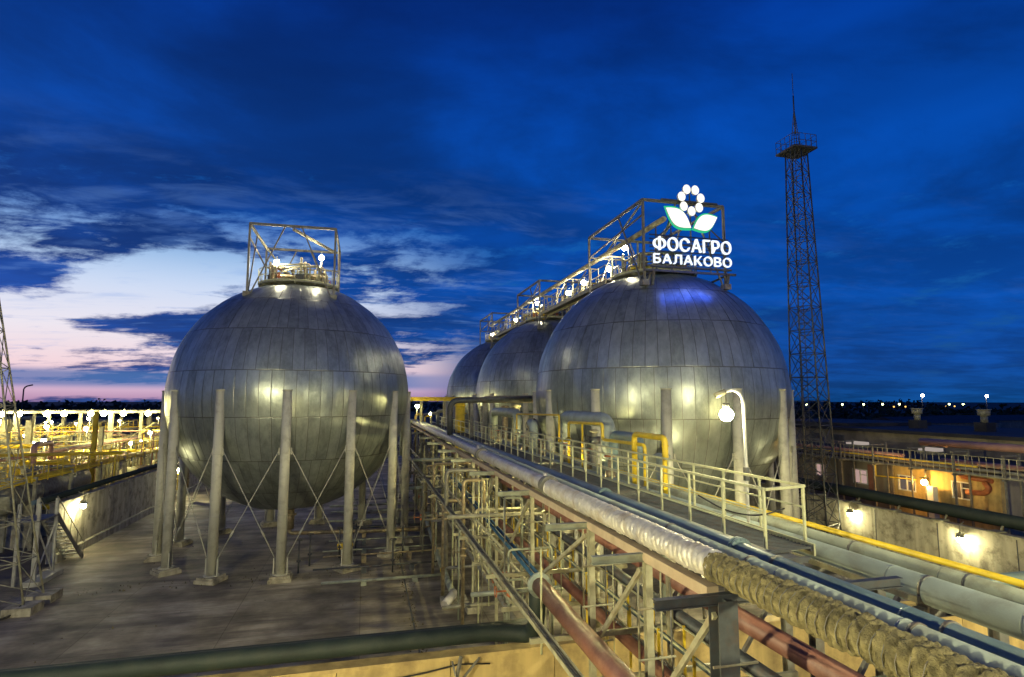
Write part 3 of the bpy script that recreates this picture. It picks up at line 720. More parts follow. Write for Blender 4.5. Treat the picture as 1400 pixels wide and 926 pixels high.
ml = thing('lattice_mast', (-19.2, 34.6, 0), 'lattice mast cut off by the left edge of the view', 'mast')
cf = lattice(ml, -19.2, 34.6, 3.5, .35, .35, 17.5, 9, .0, 'steel_pale', .05, .022, .26)
for k in range(4):
    c = cf(k, .35); MB().box((c.x-.6,c.y-.6,0),(c.x+.6,c.y+.6,.38)).build('footing', 'concrete', ml)
MB().box((-19.6,34.2,17.5),(-18.8,35.,17.62)).tube((-19.2,34.6,17.6),(-19.2,34.6,18.4),.05,8).build('top_plate', 'steel_mid', ml)
b = MB(); b.path([(-15.7,33.5,.4),(-15.9,33.1,.06),(-17.5,31.5,.05),(-19,30,.05)], .05, 6, .4).build('earth_cable', 'black', ml)

# ------------------------------------------------------------------ pipes along the rack
def long_pipe(name, pts, r, mat, label, flanges=(), bend=.4, n=20, cat='pipe', group=None, joints=None, jmat=None, fmat=None):
    ps = [Vector(p) for p in pts]; mid = ps[0]
    t = thing(name, tuple(mid), label, cat, group)
    MB().path(pts, r, n, bend, seg=7).build('pipe_run', mat, t)
    if joints:
        for (x, y, z), ax in joints[:12]: MB().flange((x,y,z), ax, r+.006, .03, n).build('jacket_seam', mat, t)
    for (c, ax) in flanges:
        b = MB(); b.flange(c, ax, r*1.45, .05, n); a = Vector(ax).normalized(); c = Vector(c); b.flange(c+a*.07, ax, r*1.45, .05, n)
        u = Vector((0,0,1)) if abs(a.z) < .9 else Vector((1,0,0)); x = a.cross(u).normalized(); y = a.cross(x)
        for k in range(12):
            an = 2*PI*k/12; q = c+(x*math.cos(an)+y*math.sin(an))*r*1.28; b.tube(q-a*.05, q+a*.12, .014, 5)
        b.build('flange', fmat or mat, t)
    return t
def js(x, z, y0, y1, st): 
    o = []; y = y0
    while y < y1: o.append(((x, y, z), (0,1,0))); y += st
    return o
Z1 = 7.6
def soft_pipe(x, z, y0, y1, r, name, mat, parent, step, pitch, amp, lump, seed, sag=0., n=36):
    """wrapped insulation: helical ridges, lumps"""
    m = int((y1-y0)/step); vs = []; fs = []
    for i in range(m+1):
        y = y0+(y1-y0)*i/m
        for k in range(n):
            a = 2*PI*k/n
            ph = (y/pitch+a/(2*PI)*1.0+.16*noise.noise(Vector((y*1.1, math.cos(a)*.6, math.sin(a)*.6+seed)))) % 1.
            rid = abs(math.sin(PI*ph))**.6
            l = noise.noise(Vector((math.cos(a)*r*5, y*5, math.sin(a)*r*5+seed)))*lump+noise.noise(Vector((math.cos(a)*r*22, y*22, math.sin(a)*r*22+seed)))*lump*.9
            rr = r+amp*(rid-.5)+l
            dz = -sag*max(0, -math.sin(a))
            vs.append((x+rr*math.cos(a), y, z+rr*math.sin(a)+dz))
    for i in range(m):
        for k in range(n): fs.append((i*n+k, i*n+(k+1)%n, (i+1)*n+(k+1)%n, (i+1)*n+k))
    b = MB(); b.add(vs, fs, True); b.f.append(tuple(range(n))); b.f.append(tuple(m*n+k for k in range(n))[::-1]); b.sm += [False, False]
    return b.build(name, mat, parent)
t = thing('wrapped_pipe', (5.36, 8.2, Z1), 'thick insulated pipe, foil wrapped far off and bare fibre near the camera', 'pipe')
soft_pipe(5.36, Z1, 2.2, 8.22, .19, 'bare_insulation', 'wool', t, .011, .15, .08, .034, 3., .02, 72)
soft_pipe(5.37, Z1, 8.14, 16.6, .2, 'foil_wrap', 'foil', t, .02, .15, .05, .02, 8., .02, 40)
soft_pipe(5.42, Z1, 17.0, 27., .2, 'foil_wrap', 'foil', t, .05, .3, .02, .016, 11., .02, 30)
soft_pipe(5.42, Z1, 27.3, 75., .2, 'foil_wrap', 'foil', t, .2, .9, .012, .012, 15., 0., 20)
hx = []
for k in range(int(6.0/.15*12)):
    y_ = 2.25+k*.15/12; a_ = k*2*PI/12; hx.append((5.36+.222*math.cos(a_), y_, Z1+.222*math.sin(a_)-.01))
MB().path(hx, .006, 4).build('tie_wire', 'steel_mid', t)
for y in (16.8, 27.15): MB().flange((5.41,y,Z1),(0,1,0),.3,.16,20).flange((5.41,y+.25,Z1),(0,1,0),.27,.1,20).build('collar', 'steel_mid', t)
b = MB(); b.tube((5.41,17.2,Z1+.15),(5.41,17.2,Z1+.34),.07,10).tube((5.41,28.2,Z1+.15),(5.41,28.2,Z1+.36),.07,10); b.build('vent_stub', 'foil', t)

long_pipe('grey_pipe', [(5.81,1.6,Z1+.03),(5.81,75,Z1+.03)], .145, 'greypipe', 'slim blue grey pipe directly beside the wrapped insulated pipe', joints=js(5.81,Z1+.03,3.4,40,1.95), n=24)
long_pipe('blue_grey_pipe', [(6.22,1.6,Z1),(6.3,9.,Z1),(6.35,75,Z1)], .15, 'bluegrey', 'dark blue grey pipe along the foot of the walkway', joints=js(6.25,Z1,3.6,7.,2.1), flanges=[((6.3,8.9,Z1),(0,1,0)),((6.31,14.7,Z1),(0,1,0))], n=24, bend=0)
long_pipe('large_grey_pipe', [(9.2,2.5,7.0),(9.2,75,7.0)], .24, 'greypipe', 'thickest pale grey pipe, coming out beyond the walkway at the right', joints=js(9.2,7.0,4.2,40,2.2), n=36)
long_pipe('sage_pipe', [(10.08,3.,7.03),(10.08,75,7.03)], .17, 'sage', 'dull sage green pipe between the thick grey pipe and the yellow pipe', joints=js(10.08,7.03,5.,40,3.4), n=28)
long_pipe('yellow_pipe', [(10.45,3.,7.19),(10.45,75,7.19)], .06, 'yellow', 'straight yellow gas pipe at the outer right of the rack', n=16)
# walkway pipes behind the railing
long_pipe('small_blue_pipe', [(6.62,10.5,7.5),(6.62,75,7.5)], .06, 'bluegrey', 'thin blue grey pipe squeezed between two larger pipes', n=10)
# lower pipes
long_pipe('red_pipe', [(4.66,4.,5.),(4.86,16.0,5.)], .23, 'red', 'oxide red pipe slanting to the bottom edge, its far end joined to blue pipes', flanges=[((4.86,16.02,5.),(0,1,0))], n=30, fmat='greypipe')
for x, lb in ((4.88, 'left of the twin blue pipes leading away from the red pipe'), (5.06, 'right of the twin blue pipes leading away from the red pipe')):
    long_pipe('blue_pipe', [(x,16.2,5.03),(x+1.,45,5.03),(x+2.,72,5.03)], .06, 'blue', lb, n=12, group='twin blue pipes', cat='pipe')
long_pipe('dark_green_pipe', [(-30,17.2,3.42),(3.9,17.2,3.42),(4.87,16.75,3.42),(4.87,16.35,4.),(4.87,16.25,5.05)], .24, 'darkgreen', 'dark green pipe on top of the near wall, turning up to the red pipe', n=26, bend=.7)
long_pipe('dark_pipe', [(-30,18.,3.2),(4.2,18.,3.2),(5.3,18.6,3.0)], .2, 'darkgreen', 'thinner dark pipe just behind the dark green wall pipe', n=18, bend=.5)
long_pipe('dark_blue_pipe', [(14,17.2,3.42),(40,17.2,3.42)], .26, 'bluegrey', 'dark pipe on the near wall at the right below the green pipe', n=20)
long_pipe('second_red_pipe', [(7.5,4.,5.75),(7.5,70,5.75)], .2, 'red', 'red pipe beneath the big pipes on the right side of the rack', n=20)
long_pipe('rusty_pipe', [(6.5,5.,4.2),(6.5,60,4.2)], .15, 'red', 'dull red pipe low in the middle of the rack', n=16)
for i, (x, z, r, m, lb) in enumerate([(7.6, 4.9, .15, 'steel_dark', 'upper of the dark blue pipes low in the rack'), (8.0, 4.6, .15, 'steel_dark', 'lower of the dark blue pipes low in the rack'), (7.2, 4.45, .07, 'bluegrey', 'slim dark pipe beside the low blue pipes'),
        (4.75, 3.6, .05, 'steel_pale', 'thin pale pipe just right of the cable tray'), (4.5, 5.3, .045, 'steel_pale', 'thin pale conduit high above the cable tray'), (8.4, 6.2, .12, 'steel_pale', 'pale pipe directly under the walkway'), (5.0, 2.9, .09, 'steel_mid', 'grey pipe low beside the blue pipe pair')]):
    long_pipe('lower_pipe', [(x,6. if z > 3.7 and x > 6 else 19.,z),(x,70,z)], r, m, lb, n=12)
long_pipe('floor_pipe', [(4.57,30.1,.35),(4.7,38.,.35),(5.57,60,.35)], .17, 'sage', 'grey pipe lying on the yard floor with a yellow band near its end', n=14, bend=1)
b = thing('pipe_end_block', (4.3,29.6,0), 'pale angled pipe end resting on a concrete block on the floor', 'pipe end')
MB().box((3.9,29.2,0),(5.2,30.3,.28)).build('block', 'concrete', b); MB().path([(4.57,30.2,.42),(4.45,29.6,.5),(3.95,28.9,.3)], .21, 12, .3).build('pipe_elbow', 'foil', b)
MB().flange((4.62,34.5,.35),(0,1,0),.18,.25,14).build('yellow_band', 'yellow', b)
# cable tray
ct = thing('cable_tray', (3.95, 10, 5.), 'narrow pale cable tray running down the left side of the rack', 'cable tray')
MB().box((3.86,8.,4.98),(4.04,75,5.0)).box((3.85,8.,5.0),(3.865,75,5.09)).box((4.035,8.,5.0),(4.05,75,5.09)).build('tray', 'steel_pale', ct)
b = MB(); b.path([(3.93,8.,5.03),(3.95,75,5.03)], .025, 6).path([(3.99,8.,5.03),(3.98,75,5.03)], .02, 6); b.build('cables', 'steel_pale', ct)

# ------------------------------------------------------------------ trestles
bays = [5.2, 7.95, 10.35, 13.2, 18.2, 23.4, 28.6, 34., 40., 46., 53., 61., 70.]
for i, y in enumerate(bays):
    near = 'closest to the camera' if i == 0 else '%s from the camera' % ORD[i]
    t = thing('pipe_trestle', (5.2, y, 0), 'steel trestle frame under the pipe rack, %s' % near, 'trestle', 'trestles carrying the pipe rack')
    dark = i == 1
    m = 'steel_dark' if dark else 'steel_pale'
    b = MB(); b.ibeam((5.28,y,0),(5.28,y,7.2),.32 if i == 1 else (.14 if i < 4 else .11),.28 if i == 1 else (.14 if i < 4 else .11),.015)
    if dark:
        b.build('post', 'steel_dark', t)
    else: b.build('post', 'steel_pale', t)
    MB().ibeam((9.0,y,0),(9.0,y,6.6),.2,.2,.02).build('post', 'steel_mid', t)
    MB().ibeam((10.6,y,0),(10.6,y,6.6),.2,.2,.02).build('post', 'steel_mid', t)
    if i >= 3 and i != 4: MB().beam((7.3,y,0),(7.3,y,7.2),.12).build('post', 'steel_pale', t)
    MB().ibeam((4.15,y,7.2),(8.6,y,7.2),.12,.15,.014).build('cross_beam', m if i in (1,) else 'sage', t)
    MB().ibeam((8.9,y,6.68),(11.,y,6.68),.16,.16,.018).build('cross_beam', 'steel_mid', t)
    for z in (4.66, 3.62):
        MB().beam((3.8 if z > 4 else 4.3,y+.13,z),(8.6,y+.13,z),.09,.12).build('lower_beam', 'steel_pale' if z < 5 else 'steel_mid', t)
    b = MB()
    for zz in (6.3, 5.4, 4.6): b.tube((5.0,y-.13,zz),(5.75,y-.13,zz),.022,5)
    b.build('pipe_hanger', 'steel_pale', t)
    MB().box((4.95,y-.35,0),(5.6,y+.35,.3)).build('footing', 'concrete', t)
    if i < len(bays)-1:
        y2 = bays[i+1]
        MB().beam((5.2,y+.1,6.95),(5.2,y2-.1,4.4 if i < 4 else 3.),.07,.09).build('diagonal_brace', 'steel_pale', t)
    MB().beam((8.7,y+.15,6.9),(7.4,y+.15,5.2),.07).build('diagonal_brace', 'steel_mid', t)
b = thing('edge_beam', (5.28, 20, 7.2), 'long pale steel channel right beneath the foil wrapped pipe', 'beam')
MB().box((5.18,8.2,7.12),(5.38,70,7.3)).build('channel', surf('sun_bleached_beige_steel', (.5,.4,.28), .6, 0, var=.15, dirt=(.25,.16,.1)), b)
for i, (x, z, lb) in enumerate([(5.1, 4.45, 'long pale angle steel halfway down the left side of the rack'), (5.35, 3.0, 'long angle steel at the foot of the left side of the rack'), (8.9, 6.9, 'long grey steel edge beam under the walkway')]):
    b = thing('edge_beam', (x, 20, z), lb, 'beam'); MB().beam((x,7.9 if z > 3.1 else 18.,z),(x,70,z),.07,.1).build('angle', 'steel_pale', b)

def clamps(t, x, z, r, ys):
    for y in ys:
        b = MB().flange((x,y,z),(0,1,0),r+.012,.05,20); b.box((x-r*.7,y-.12,z-r-.13),(x+r*.7,y+.12,z-r*.8)); b.box((x+r,y-.03,z-.04),(x+r+.06,y+.03,z+.04)); b.build('pipe_clamp', 'steel_mid', t)
for o in list(col.objects):
    if o.get('label') and o.parent is None:
        if o.name.startswith('large_grey_pipe'): clamps(o, 9.2, 7., .24, [5.2,7.95,13.2,18.2])
        if o.name.startswith('sage_pipe'): clamps(o, 10.08, 7.03, .17, [5.2,7.95,10.35,13.2])
        if o.name.startswith('blue_grey_pipe'): clamps(o, 6.27, 7.6, .155, [5.2,7.95])
        if o.name.startswith('grey_pipe'): clamps(o, 5.81, 7.63, .15, [5.2,7.95,10.35])
# upper walkway and railings
wk = thing('upper_walkway', (7.9, 9.6, 7.37), 'raised plate walkway with pale railings on both sides running to the far tanks', 'walkway')
b = MB(); b2 = MB()
for k in range(33): b.box((6.78,9.62+k*2,7.33),(7.42,11.6+k*2,7.37))
for k in range(620): b2.box((7.43,9.64+k*.1,7.325),(8.38,9.672+k*.1,7.365))
for x in (7.45,7.9,8.36): b2.box((x-.02,9.62,7.28),(x+.02,72,7.322))
b.build('deck_plate', 'deck', wk); b2.build('deck_grating', 'steel_dark', wk)  # dark steel puts the shadow inside the walkway into the grating's colour
MB().box((6.74,9.6,7.2),(6.78,75,7.4)).box((8.4,9.6,7.2),(8.44,75,7.42)).build('toe_board', 'rail', wk)
def rail_side(x, y0, y1, name):
    posts = []; y = y0
    r = MB(); top = 8.47
    r.beam((x,y0,top),(x,y1,top),.05,.05); r.beam((x,y0,top-.42),(x,y1,top-.42),.03,.03); r.beam((x,y0,top-.78),(x,y1,top-.78),.03,.03)
    r.build('handrail', 'rail', wk)
    while y < y1:
        q = MB(); q.beam((x,y+.03,7.2),(x,y+.03,top-.02),.045,.045); q.build('rail_post', 'rail', wk); y += 1.32 if y < 40 else 2.
rail_side(7.44, 9.7, 60, 'l'); rail_side(8.5, 9.9, 62, 'r')
MB().beam((7.44,9.68,8.47),(8.5,9.88,8.47),.05).build('end_rail', 'rail', wk)
MB().path([(7.44,12.,8.0),(7.7,11.3,7.75),(8.1,10.8,7.72),(8.6,10.6,7.9)], .018, 6, .3).build('loose_cable', 'black', wk)
MB().box((7.0,9.0,7.28),(7.75,9.5,7.33)).beam((6.98,9.0,7.36),(7.78,9.0,7.36),.05).beam((6.98,9.52,7.36),(7.78,9.52,7.36),.05).build('end_step', 'steel_dark', wk)

# lower service walkway with yellow posts
lw = thing('lower_walkway', (6.9, 9, 4.0), 'low service walkway with yellow rail posts inside the pipe rack', 'walkway')
MB().box((6.75,8.,3.75),(7.35,70,3.8)).build('deck_plate', 'steel_mid', lw)
b = MB()
for z in (4.85, 4.3): b.beam((6.72,8.,z),(6.72,70,z),.035)
b.beam((7.38,8.,4.85),(7.38,70,4.85),.035); b.build('handrail', 'rail', lw)
for k in range(34):
    for x in (6.72, 7.38): MB().beam((x,8.2+k*1.5,3.4),(x,8.2+k*1.5,4.9),.05).build('rail_post', 'yellow', lw)

# thin upright rods and tubes between the levels
for k in range(56):
    y = 10.8+k*.85+rng.uniform(-.4,.4); x = rng.choice([4.6,5.0,5.8,6.3]); z0 = rng.choice([2.6,3.4,0.2]) if y > 18 else 3.6
    b = MB().tube((x,y,z0),(x,y,rng.uniform(6.2,7.15)), rng.choice([.012,.02,.03]), 6)
    o = b.build('hanger_rod', rng.choice(['steel_pale','steel_mid','rail','steel_pale']), None, (x,y,z0)); tag(o, 'thin upright steel rod under the pipe rack', 'rod', 'hanger rods under the pipe rack')
# bent risers in the rack and around the left side
def riser(pts, r, mat, label, group, valve=False):
    t = thing('bent_pipe', pts[0], label, 'pipe', group)
    MB().path(pts, r, 12, max(.12, r*2.2)).build('pipe_run', mat, t)
    if valve:
        c = Vector(pts[0]).lerp(Vector(pts[1]), .5)
        MB().flange(c,(0,0,1),r*1.9,.12).flange(c+Vector((0,0,.3)),(0,0,1),r*1.9,.08).tube(c+Vector((0,0,.15)), c+Vector((-.45,0,.15)), .03, 6).torus(c+Vector((-.45,0,.15)),(1,0,0),.17,.02).build('valve', 'rust' if r < .06 else 'bracket', t)
    return t
for k in range(30):
    y = 19.5+k*1.55+rng.uniform(-.3,.3); x0 = rng.uniform(3.9,5.6); x1 = x0+rng.uniform(.6,2.4); zt = rng.uniform(3.5,6.8); z1 = rng.choice([.3, 2., zt-1.2])
    mats = ['steel_pale','steel_mid','sage','steel_mid','bracket']
    riser([(x0,y,.1 if k % 3 else 2.2),(x0,y,zt),(x1,y,zt),(x1,y,z1)], rng.choice([.04,.06,.08,.1]), rng.choice(mats), 'bent pale pipe rising from the floor into the pipe rack', 'bent risers crowded under the pipe rack', k % 2 == 0)
for k in range(14):
    y = 20.+k*3.1+rng.uniform(-.5,.5); z = rng.choice([1.,1.8,2.6,3.6,4.6,5.6,6.5])
    t = MB().path([(rng.uniform(3.0,4.6),y,z),(rng.uniform(6.8,9.),y,z)], rng.choice([.05,.08,.14]), 10).build('cross_pipe', rng.choice(['steel_pale','greypipe','steel_mid','sage']), None, (5,y,z))
    tag(t, 'short pipe lying crosswise in the pipe rack', 'pipe', 'cross pipes in the rack')
# pipework on the floor under the left tank and between tank and rack
for k in range(12):
    y = 34+k*2.3; z = .25+.12*(k % 3); x0 = -2+rng.uniform(-1,1)
    t = MB().path([(x0,y,z),(4.3+rng.uniform(0,1.),y,z)], rng.choice([.05,.08,.11]), 10)
    t.box((0,y-.15,0),(.3,y+.15,z-.04)).box((2.8,y-.15,0),(3.1,y+.15,z-.04))
    tag(t.build('ground_pipe', rng.choice(['steel_mid','steel_dark','bracket','sage']), None, (0,y,z)), 'low pipe on the yard floor between the left tank and the rack', 'pipe', 'low pipes on the yard floor')
for k, (x, y) in enumerate([(-3.6,37.2),(-3.1,38.6),(-1.4,40.),(-.4,41.2),(1.8,36.),(2.6,39.5)]):
    t = thing('standing_valve', (x,y,0), 'thin valve post standing on the floor under the left tank', 'valve', 'valve posts under the left tank')
    MB().tube((x,y,0),(x,y,1.9),.05,8).flange((x,y,.7),(0,0,1),.13,.1).build('stem', 'steel_dark', t); MB().torus((x,y,1.9),(0,0,1),.2,.025).build('handwheel', 'steel_dark', t)
b = thing('yellow_valve_box', (-1.2,40.2,.6), 'small bright yellow fitting on a low pipe beside the tank legs', 'valve box')
MB().box((-1.5,40.,.55),(-.6,40.35,.9)).box((-1.55,40.1,.6),(-.55,40.25,.85)).build('box_body', 'yellow', b); MB().tube((-1.3,40.17,0),(-1.3,40.17,.56),.05,8).tube((-.8,40.17,0),(-.8,40.17,.56),.05,8).build('box_leg', 'steel_mid', b)

# ------------------------------------------------------------------ expansion loops and gas lines beside the walkway
def loop(x, y0, y1, zb, zt, r, mat, label, name='expansion_loop', dx=0.):
    t = thing(name, (x,y0,zb), label, 'pipe loop')
    MB().path([(x,y0,zb),(x,y0,zt),(x+dx,y1,zt),(x+dx,y1,zb)], r, 22, r*2.2, seg=8).build('pipe_run', mat, t)
    b = MB()
    for yy in (y0, y1): b.flange((x+(dx if yy == y1 else 0),yy,zt-r*2.6),(0,0,1),r+.012,.05,22)
    b.build('jacket_seam', mat, t)
    return t
loop(10.2, 38.5, 46.3, 6.9, 9.25, .32, 'greypipe', 'large grey pipe loop beside the middle of the walkway')
loop(10.2, 23.3, 29.0, 6.9, 9.3, .32, 'greypipe', 'largest pale grey pipe loop in front of the nearest right tank')
loop(10.2, 20.4, 22.8, 6.9, 8.7, .2, 'bluegrey', 'smaller blue grey pipe loop right of the pale one')
loop(9.4, 17.0, 19.2, 6.9, 8.95, .1, 'yellow', 'near yellow pipe loop right of the blue grey loop')
t = long_pipe('yellow_gas_line', [(9.5,26.4,6.6),(9.5,26.4,9.1),(9.5,22.3,9.2),(9.5,22.3,8.55),(9.5,18.6,8.6),(9.5,18.6,7.2)], .065, 'yellow', 'thin yellow gas line stepping down in front of the grey loops', n=12, bend=.18, cat='pipe')
MB().tube((9.5,24.6,9.15),(9.5,24.6,7.),.05,8).tube((9.5,26.5,8.2),(9.2,26.9,8.2),.05,8).flange((9.5,26.4,8.3),(0,0,1),.13,.12).build('branch_pipe', 'yellow', t)
long_pipe('yellow_gas_line', [(9.7,37.,7.2),(9.7,37.,9.25),(9.7,28.4,9.4),(9.7,28.4,8.)], .055, 'yellow', 'distant thin yellow gas line beyond the largest grey loop', n=12, bend=.15)
long_pipe('grey_elbow_pipe', [(10.6,36.8,8.7),(9.7,33.6,8.75),(9.65,32.9,8.75),(9.65,32.9,6.8)], .26, 'greypipe', 'pale grey pipe elbow turning down beside the walkway rail', n=18, bend=.5)
gt = long_pipe('pipe_gantry', [(5.72,40.1,7.6),(5.72,40.1,10.12),(11.6,40.1,10.25)], .2, 'steel_dark', 'dark pipe rising from the rack and bending over the walkway like a gate', n=16, bend=.6)
MB().path([(8.3,40.6,10.2),(16.,41.2,10.3)], .26, 16).build('crossing_pipe', 'bracket', gt)
MB().beam((8.3,40.6,7.),(8.3,40.6,10.),.3).beam((12.2,40.8,0),(12.2,40.8,10.1),.25).beam((7.3,40.4,7.),(7.3,40.4,10.),.2).build('gantry_post', 'steel_mid', gt)
yt = thing('yellow_column', (8.3,50.,4.), 'bright yellow upright vessel beyond the dark pipe gate', 'vessel')
MB().tube((8.,50.,4.),(8.,50.,9.9),.42,18).build('vessel_body', 'yellow', yt); MB().flange((8.,50.,9.7),(0,0,1),.5,.1).build('flange', 'yellow', yt)
yt = thing('yellow_panel_column', (12.6,40.,5.), 'yellow upright sheet box behind the lamp near the tanks', 'box')
MB().box((12.6,38.6,6.),(13.4,39.4,9.9)).box((12.55,38.55,9.9),(13.45,39.45,10.)).build('box_body', 'yellow', yt); MB().beam((12.7,38.7,0),(12.7,38.7,6.),.1).beam((13.3,39.3,0),(13.3,39.3,6.),.1).build('box_leg', 'steel_mid', yt)
yb = thing('yellow_pipe_bridge', (7.,65.,10.2), 'yellow pipe bridge crossing above the far end of the rack', 'pipe bridge')
MB().box((3.0,64.8,10.05),(12.,65.2,10.5)).build('bridge_beam', 'yellow', yb)
for x in (3.4, 6., 8.6, 11.5): MB().beam((x,65,0),(x,65,10.05),.28).build('bridge_post', 'steel_pale', yb)
for k in range(9):
    x = 4.+k*.85; z = 8.2+rng.uniform(-.6,.8)
    t = thing('bent_pipe', (x,66,0), 'pale upright pipe in the lit plant beyond the yellow bridge', 'pipe', 'upright pipes beyond the yellow bridge')
    MB().path([(x,66+k%3,4.),(x,66+k%3,z),(x+.8,66+k%3,z)], rng.choice([.1,.16,.22]), 10, .3).build('pipe_run', rng.choice(['yellow','steel_pale','sage']), t)
# upright tank-side pipes and columns behind walkway
for k, (x, y, r, zt, m) in enumerate([(10.9,31.5,.09,9.6,'sage'),(10.4,25.4,.16,8.8,'steel_pale'),(10.7,19.6,.22,8.2,'greypipe'),(10.4,35.6,.12,9.,'bracket'),(11.2,43.,.3,9.8,'steel_pale'),(11.3,47,.25,9.7,'bracket'),(10.9,54,.3,9.6,'steel_pale')]):
    t = thing('upright_pipe', (x,y,0), 'upright pipe standing behind the walkway rail, %s from the camera' % ORD[[3,1,0,2,4,5,6][k]], 'pipe', 'upright pipes behind the walkway')
    MB().tube((x,y,0),(x,y,zt),r,14).flange((x,y,zt-.1),(0,0,1),r*1.4,.1).build('pipe_run', m, t)
    if k in (1,3): MB().torus((x-.4,y,zt-.5),(1,0,0),.25,.03).tube((x,y,zt-.5),(x-.4,y,zt-.5),.04,6).flange((x,y,zt-.5),(0,0,1),r*1.8,.35).build('valve', 'steel_dark', t)
for k in range(8):
    y = 21.+k*3.2; x = rng.uniform(9.2,9.9); t = thing('valve_station', (x,y,7.0), 'rusty valve with a handwheel among the pipes behind the walkway, %s from the camera' % ORD[k], 'valve', 'valves behind the walkway')
    MB().tube((x,y,6.8),(x,y,7.9),.1,10).flange((x,y,7.3),(0,0,1),.2,.3).build('valve_body', 'bracket', t); MB().torus((x,y,8.0),(0,0,1),.22,.025).build('handwheel', 'rust', t)

# ------------------------------------------------------------------ lamp post at the railing, its hanging lamp and an added unseen tank lamp
lp = thing('street_lamp', (8.7,11.95,7.3), 'slim white lamp post with a curved arm fixed to the walkway railing', 'street lamp')
MB().path([(8.7,11.95,7.2),(8.7,11.95,10.1),(8.66,12.0,10.32),(8.5,12.05,10.42),(8.3,12.1,10.36)], .035, 10, .12).build('pole', 'white', lp)
MB().tube((8.32,12.1,10.37),(8.08,12.16,10.27),.07,10).build('lamp_head', 'steel_pale', lp)
MB().beam((8.66,11.9,8.3),(8.66,11.9,8.6),.1).build('clamp', 'steel_dark', lp)
fl = floodlight((8.33,12.1,9.82), 330, 'dazzling lamp hanging under the curved arm by the walkway railing', None, 'w', .16, cap=False)
MB().tube((8.33,12.1,9.92),(8.33,12.1,10.34),.015,6).tube((8.33,12.1,9.97),(8.33,12.1,10.1),.08,10).build('hanger', 'steel_mid', fl)
fl = floodlight((13.6,21.5,4.6), 2600, 'low lamp on a post before the nearest right tank, hidden by the pipes', None, 'w', .3)  # unseen lamp added to light the lower part of the tank
MB().tube((13.6,21.8,0),(13.6,21.8,5.2),.06,8).build('post', 'steel_mid', fl)
fl = floodlight((12.6,41.2,9.6), 700, 'lamp above the gas loops near the dark pipe gate', None, 'y', .2)
MB().tube((12.6,41.2,10.05),(12.6,41.2,10.4),.05,8).build('arm', 'steel_mid', fl)

# wall lamps
def wall_lamp(x, y, z, s, power, label, c='w'):
    l = floodlight((x,y,z), power, label, 'lamps on the yard walls', c, .17)
    MB().path([(x,y,z+.3),(x,y,z+.75),(x-s*.35,y,z+.95)], .03, 6, .1).box((x-.15,y-.15,z+.26),(x+.15,y+.15,z+.34)).build('arm', 'steel_pale', l)
    return l
wall_lamp(32.5,33.6,2.35,-1,300,'left of the two glaring lamps on the right wall')
wall_lamp(32.5,26.,2.4,-1,300,'right of the two glaring lamps on the right wall')
wall_lamp(-18.2,45.4,3.1,1,420,'lone lamp on the left yard wall beside the stairs')
wall_lamp(-18.2,66.,3.1,1,900,'distant lamp on the left yard wall behind the tank legs')

# ------------------------------------------------------------------ right side: green pipe, building, racks
long_pipe('green_pipe', [(33.6,18.,3.72),(33.6,70,3.72)], .34, 'darkgreen', 'dark and bright green pipe along the top of the right wall', n=20)
long_pipe('dark_pipe', [(34.3,16.,3.4),(34.3,70,3.4)], .22, 'darkgreen', 'dark pipe behind the green pipe on the right wall', n=16)
for k in range(12):
    y = 21+k*3.1; t = MB().box((32.6,y,3.12),(33.3,y+.55,3.2)).beam((33.2,y+.25,3.12),(33.5,y+.25,3.5),.08)
    tag(t.build('wall_bracket', 'steel_pale', None, (33,y,3.1)), 'small pale bracket plate on top of the right wall', 'bracket', 'bracket plates on the right wall')
bd = thing('service_building', (38,33,0), 'long low ochre building with small windows and a dark flat roof beyond the wall', 'building')
# facade: strips around window openings
wins = [(41.46,42.69,3.65,4.75),(37.35,38.75,3.6,4.75),(33.3,34.7,3.65,4.75),(29.4,30.7,3.7,4.85),(45.4,46.6,3.6,4.7)]
def facade(x, t_, y0, y1, z0, z1, holes):
    b = MB(); hs = sorted(holes); y = y0
    for (a, c, d, e) in hs:
        b.box((x,y,z0),(x+t_,a,z1)); b.box((x,a,z0),(x+t_,c,d)); b.box((x,a,e),(x+t_,c,z1)); y = c
    b.box((x,y,z0),(x+t_,y1,z1)); return b
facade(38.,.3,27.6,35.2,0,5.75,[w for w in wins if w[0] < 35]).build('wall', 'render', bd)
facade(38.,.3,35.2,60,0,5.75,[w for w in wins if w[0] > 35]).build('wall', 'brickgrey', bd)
MB().box((38.3,27.6,0),(50,27.9,5.75)).build('wall', 'brickgrey', bd)
MB().box((37.6,27.3,5.75),(46.,60,6.)).box((37.7,27.4,5.55),(37.9,60,5.75)).build('roof', 'roof', bd)
MB().box((44.,28.,6.),(44.3,60,7.35)).box((44.3,28.,6.),(56,28.3,7.35)).build('wall', 'brickgrey', bd)
MB().box((43.5,27.6,7.35),(57.,60.4,7.62)).box((45.,46,7.62),(55,58,7.95)).build('roof', 'roof', bd)
M['winlit'] = glow('dim_pink_room_light', (.95, .62, .55), .42)  # pale pink reflecting look of the panes, put in as mild emission
M['windim'] = surf('dull_window_glass', (.12, .10, .10), .15, 0, var=.2)
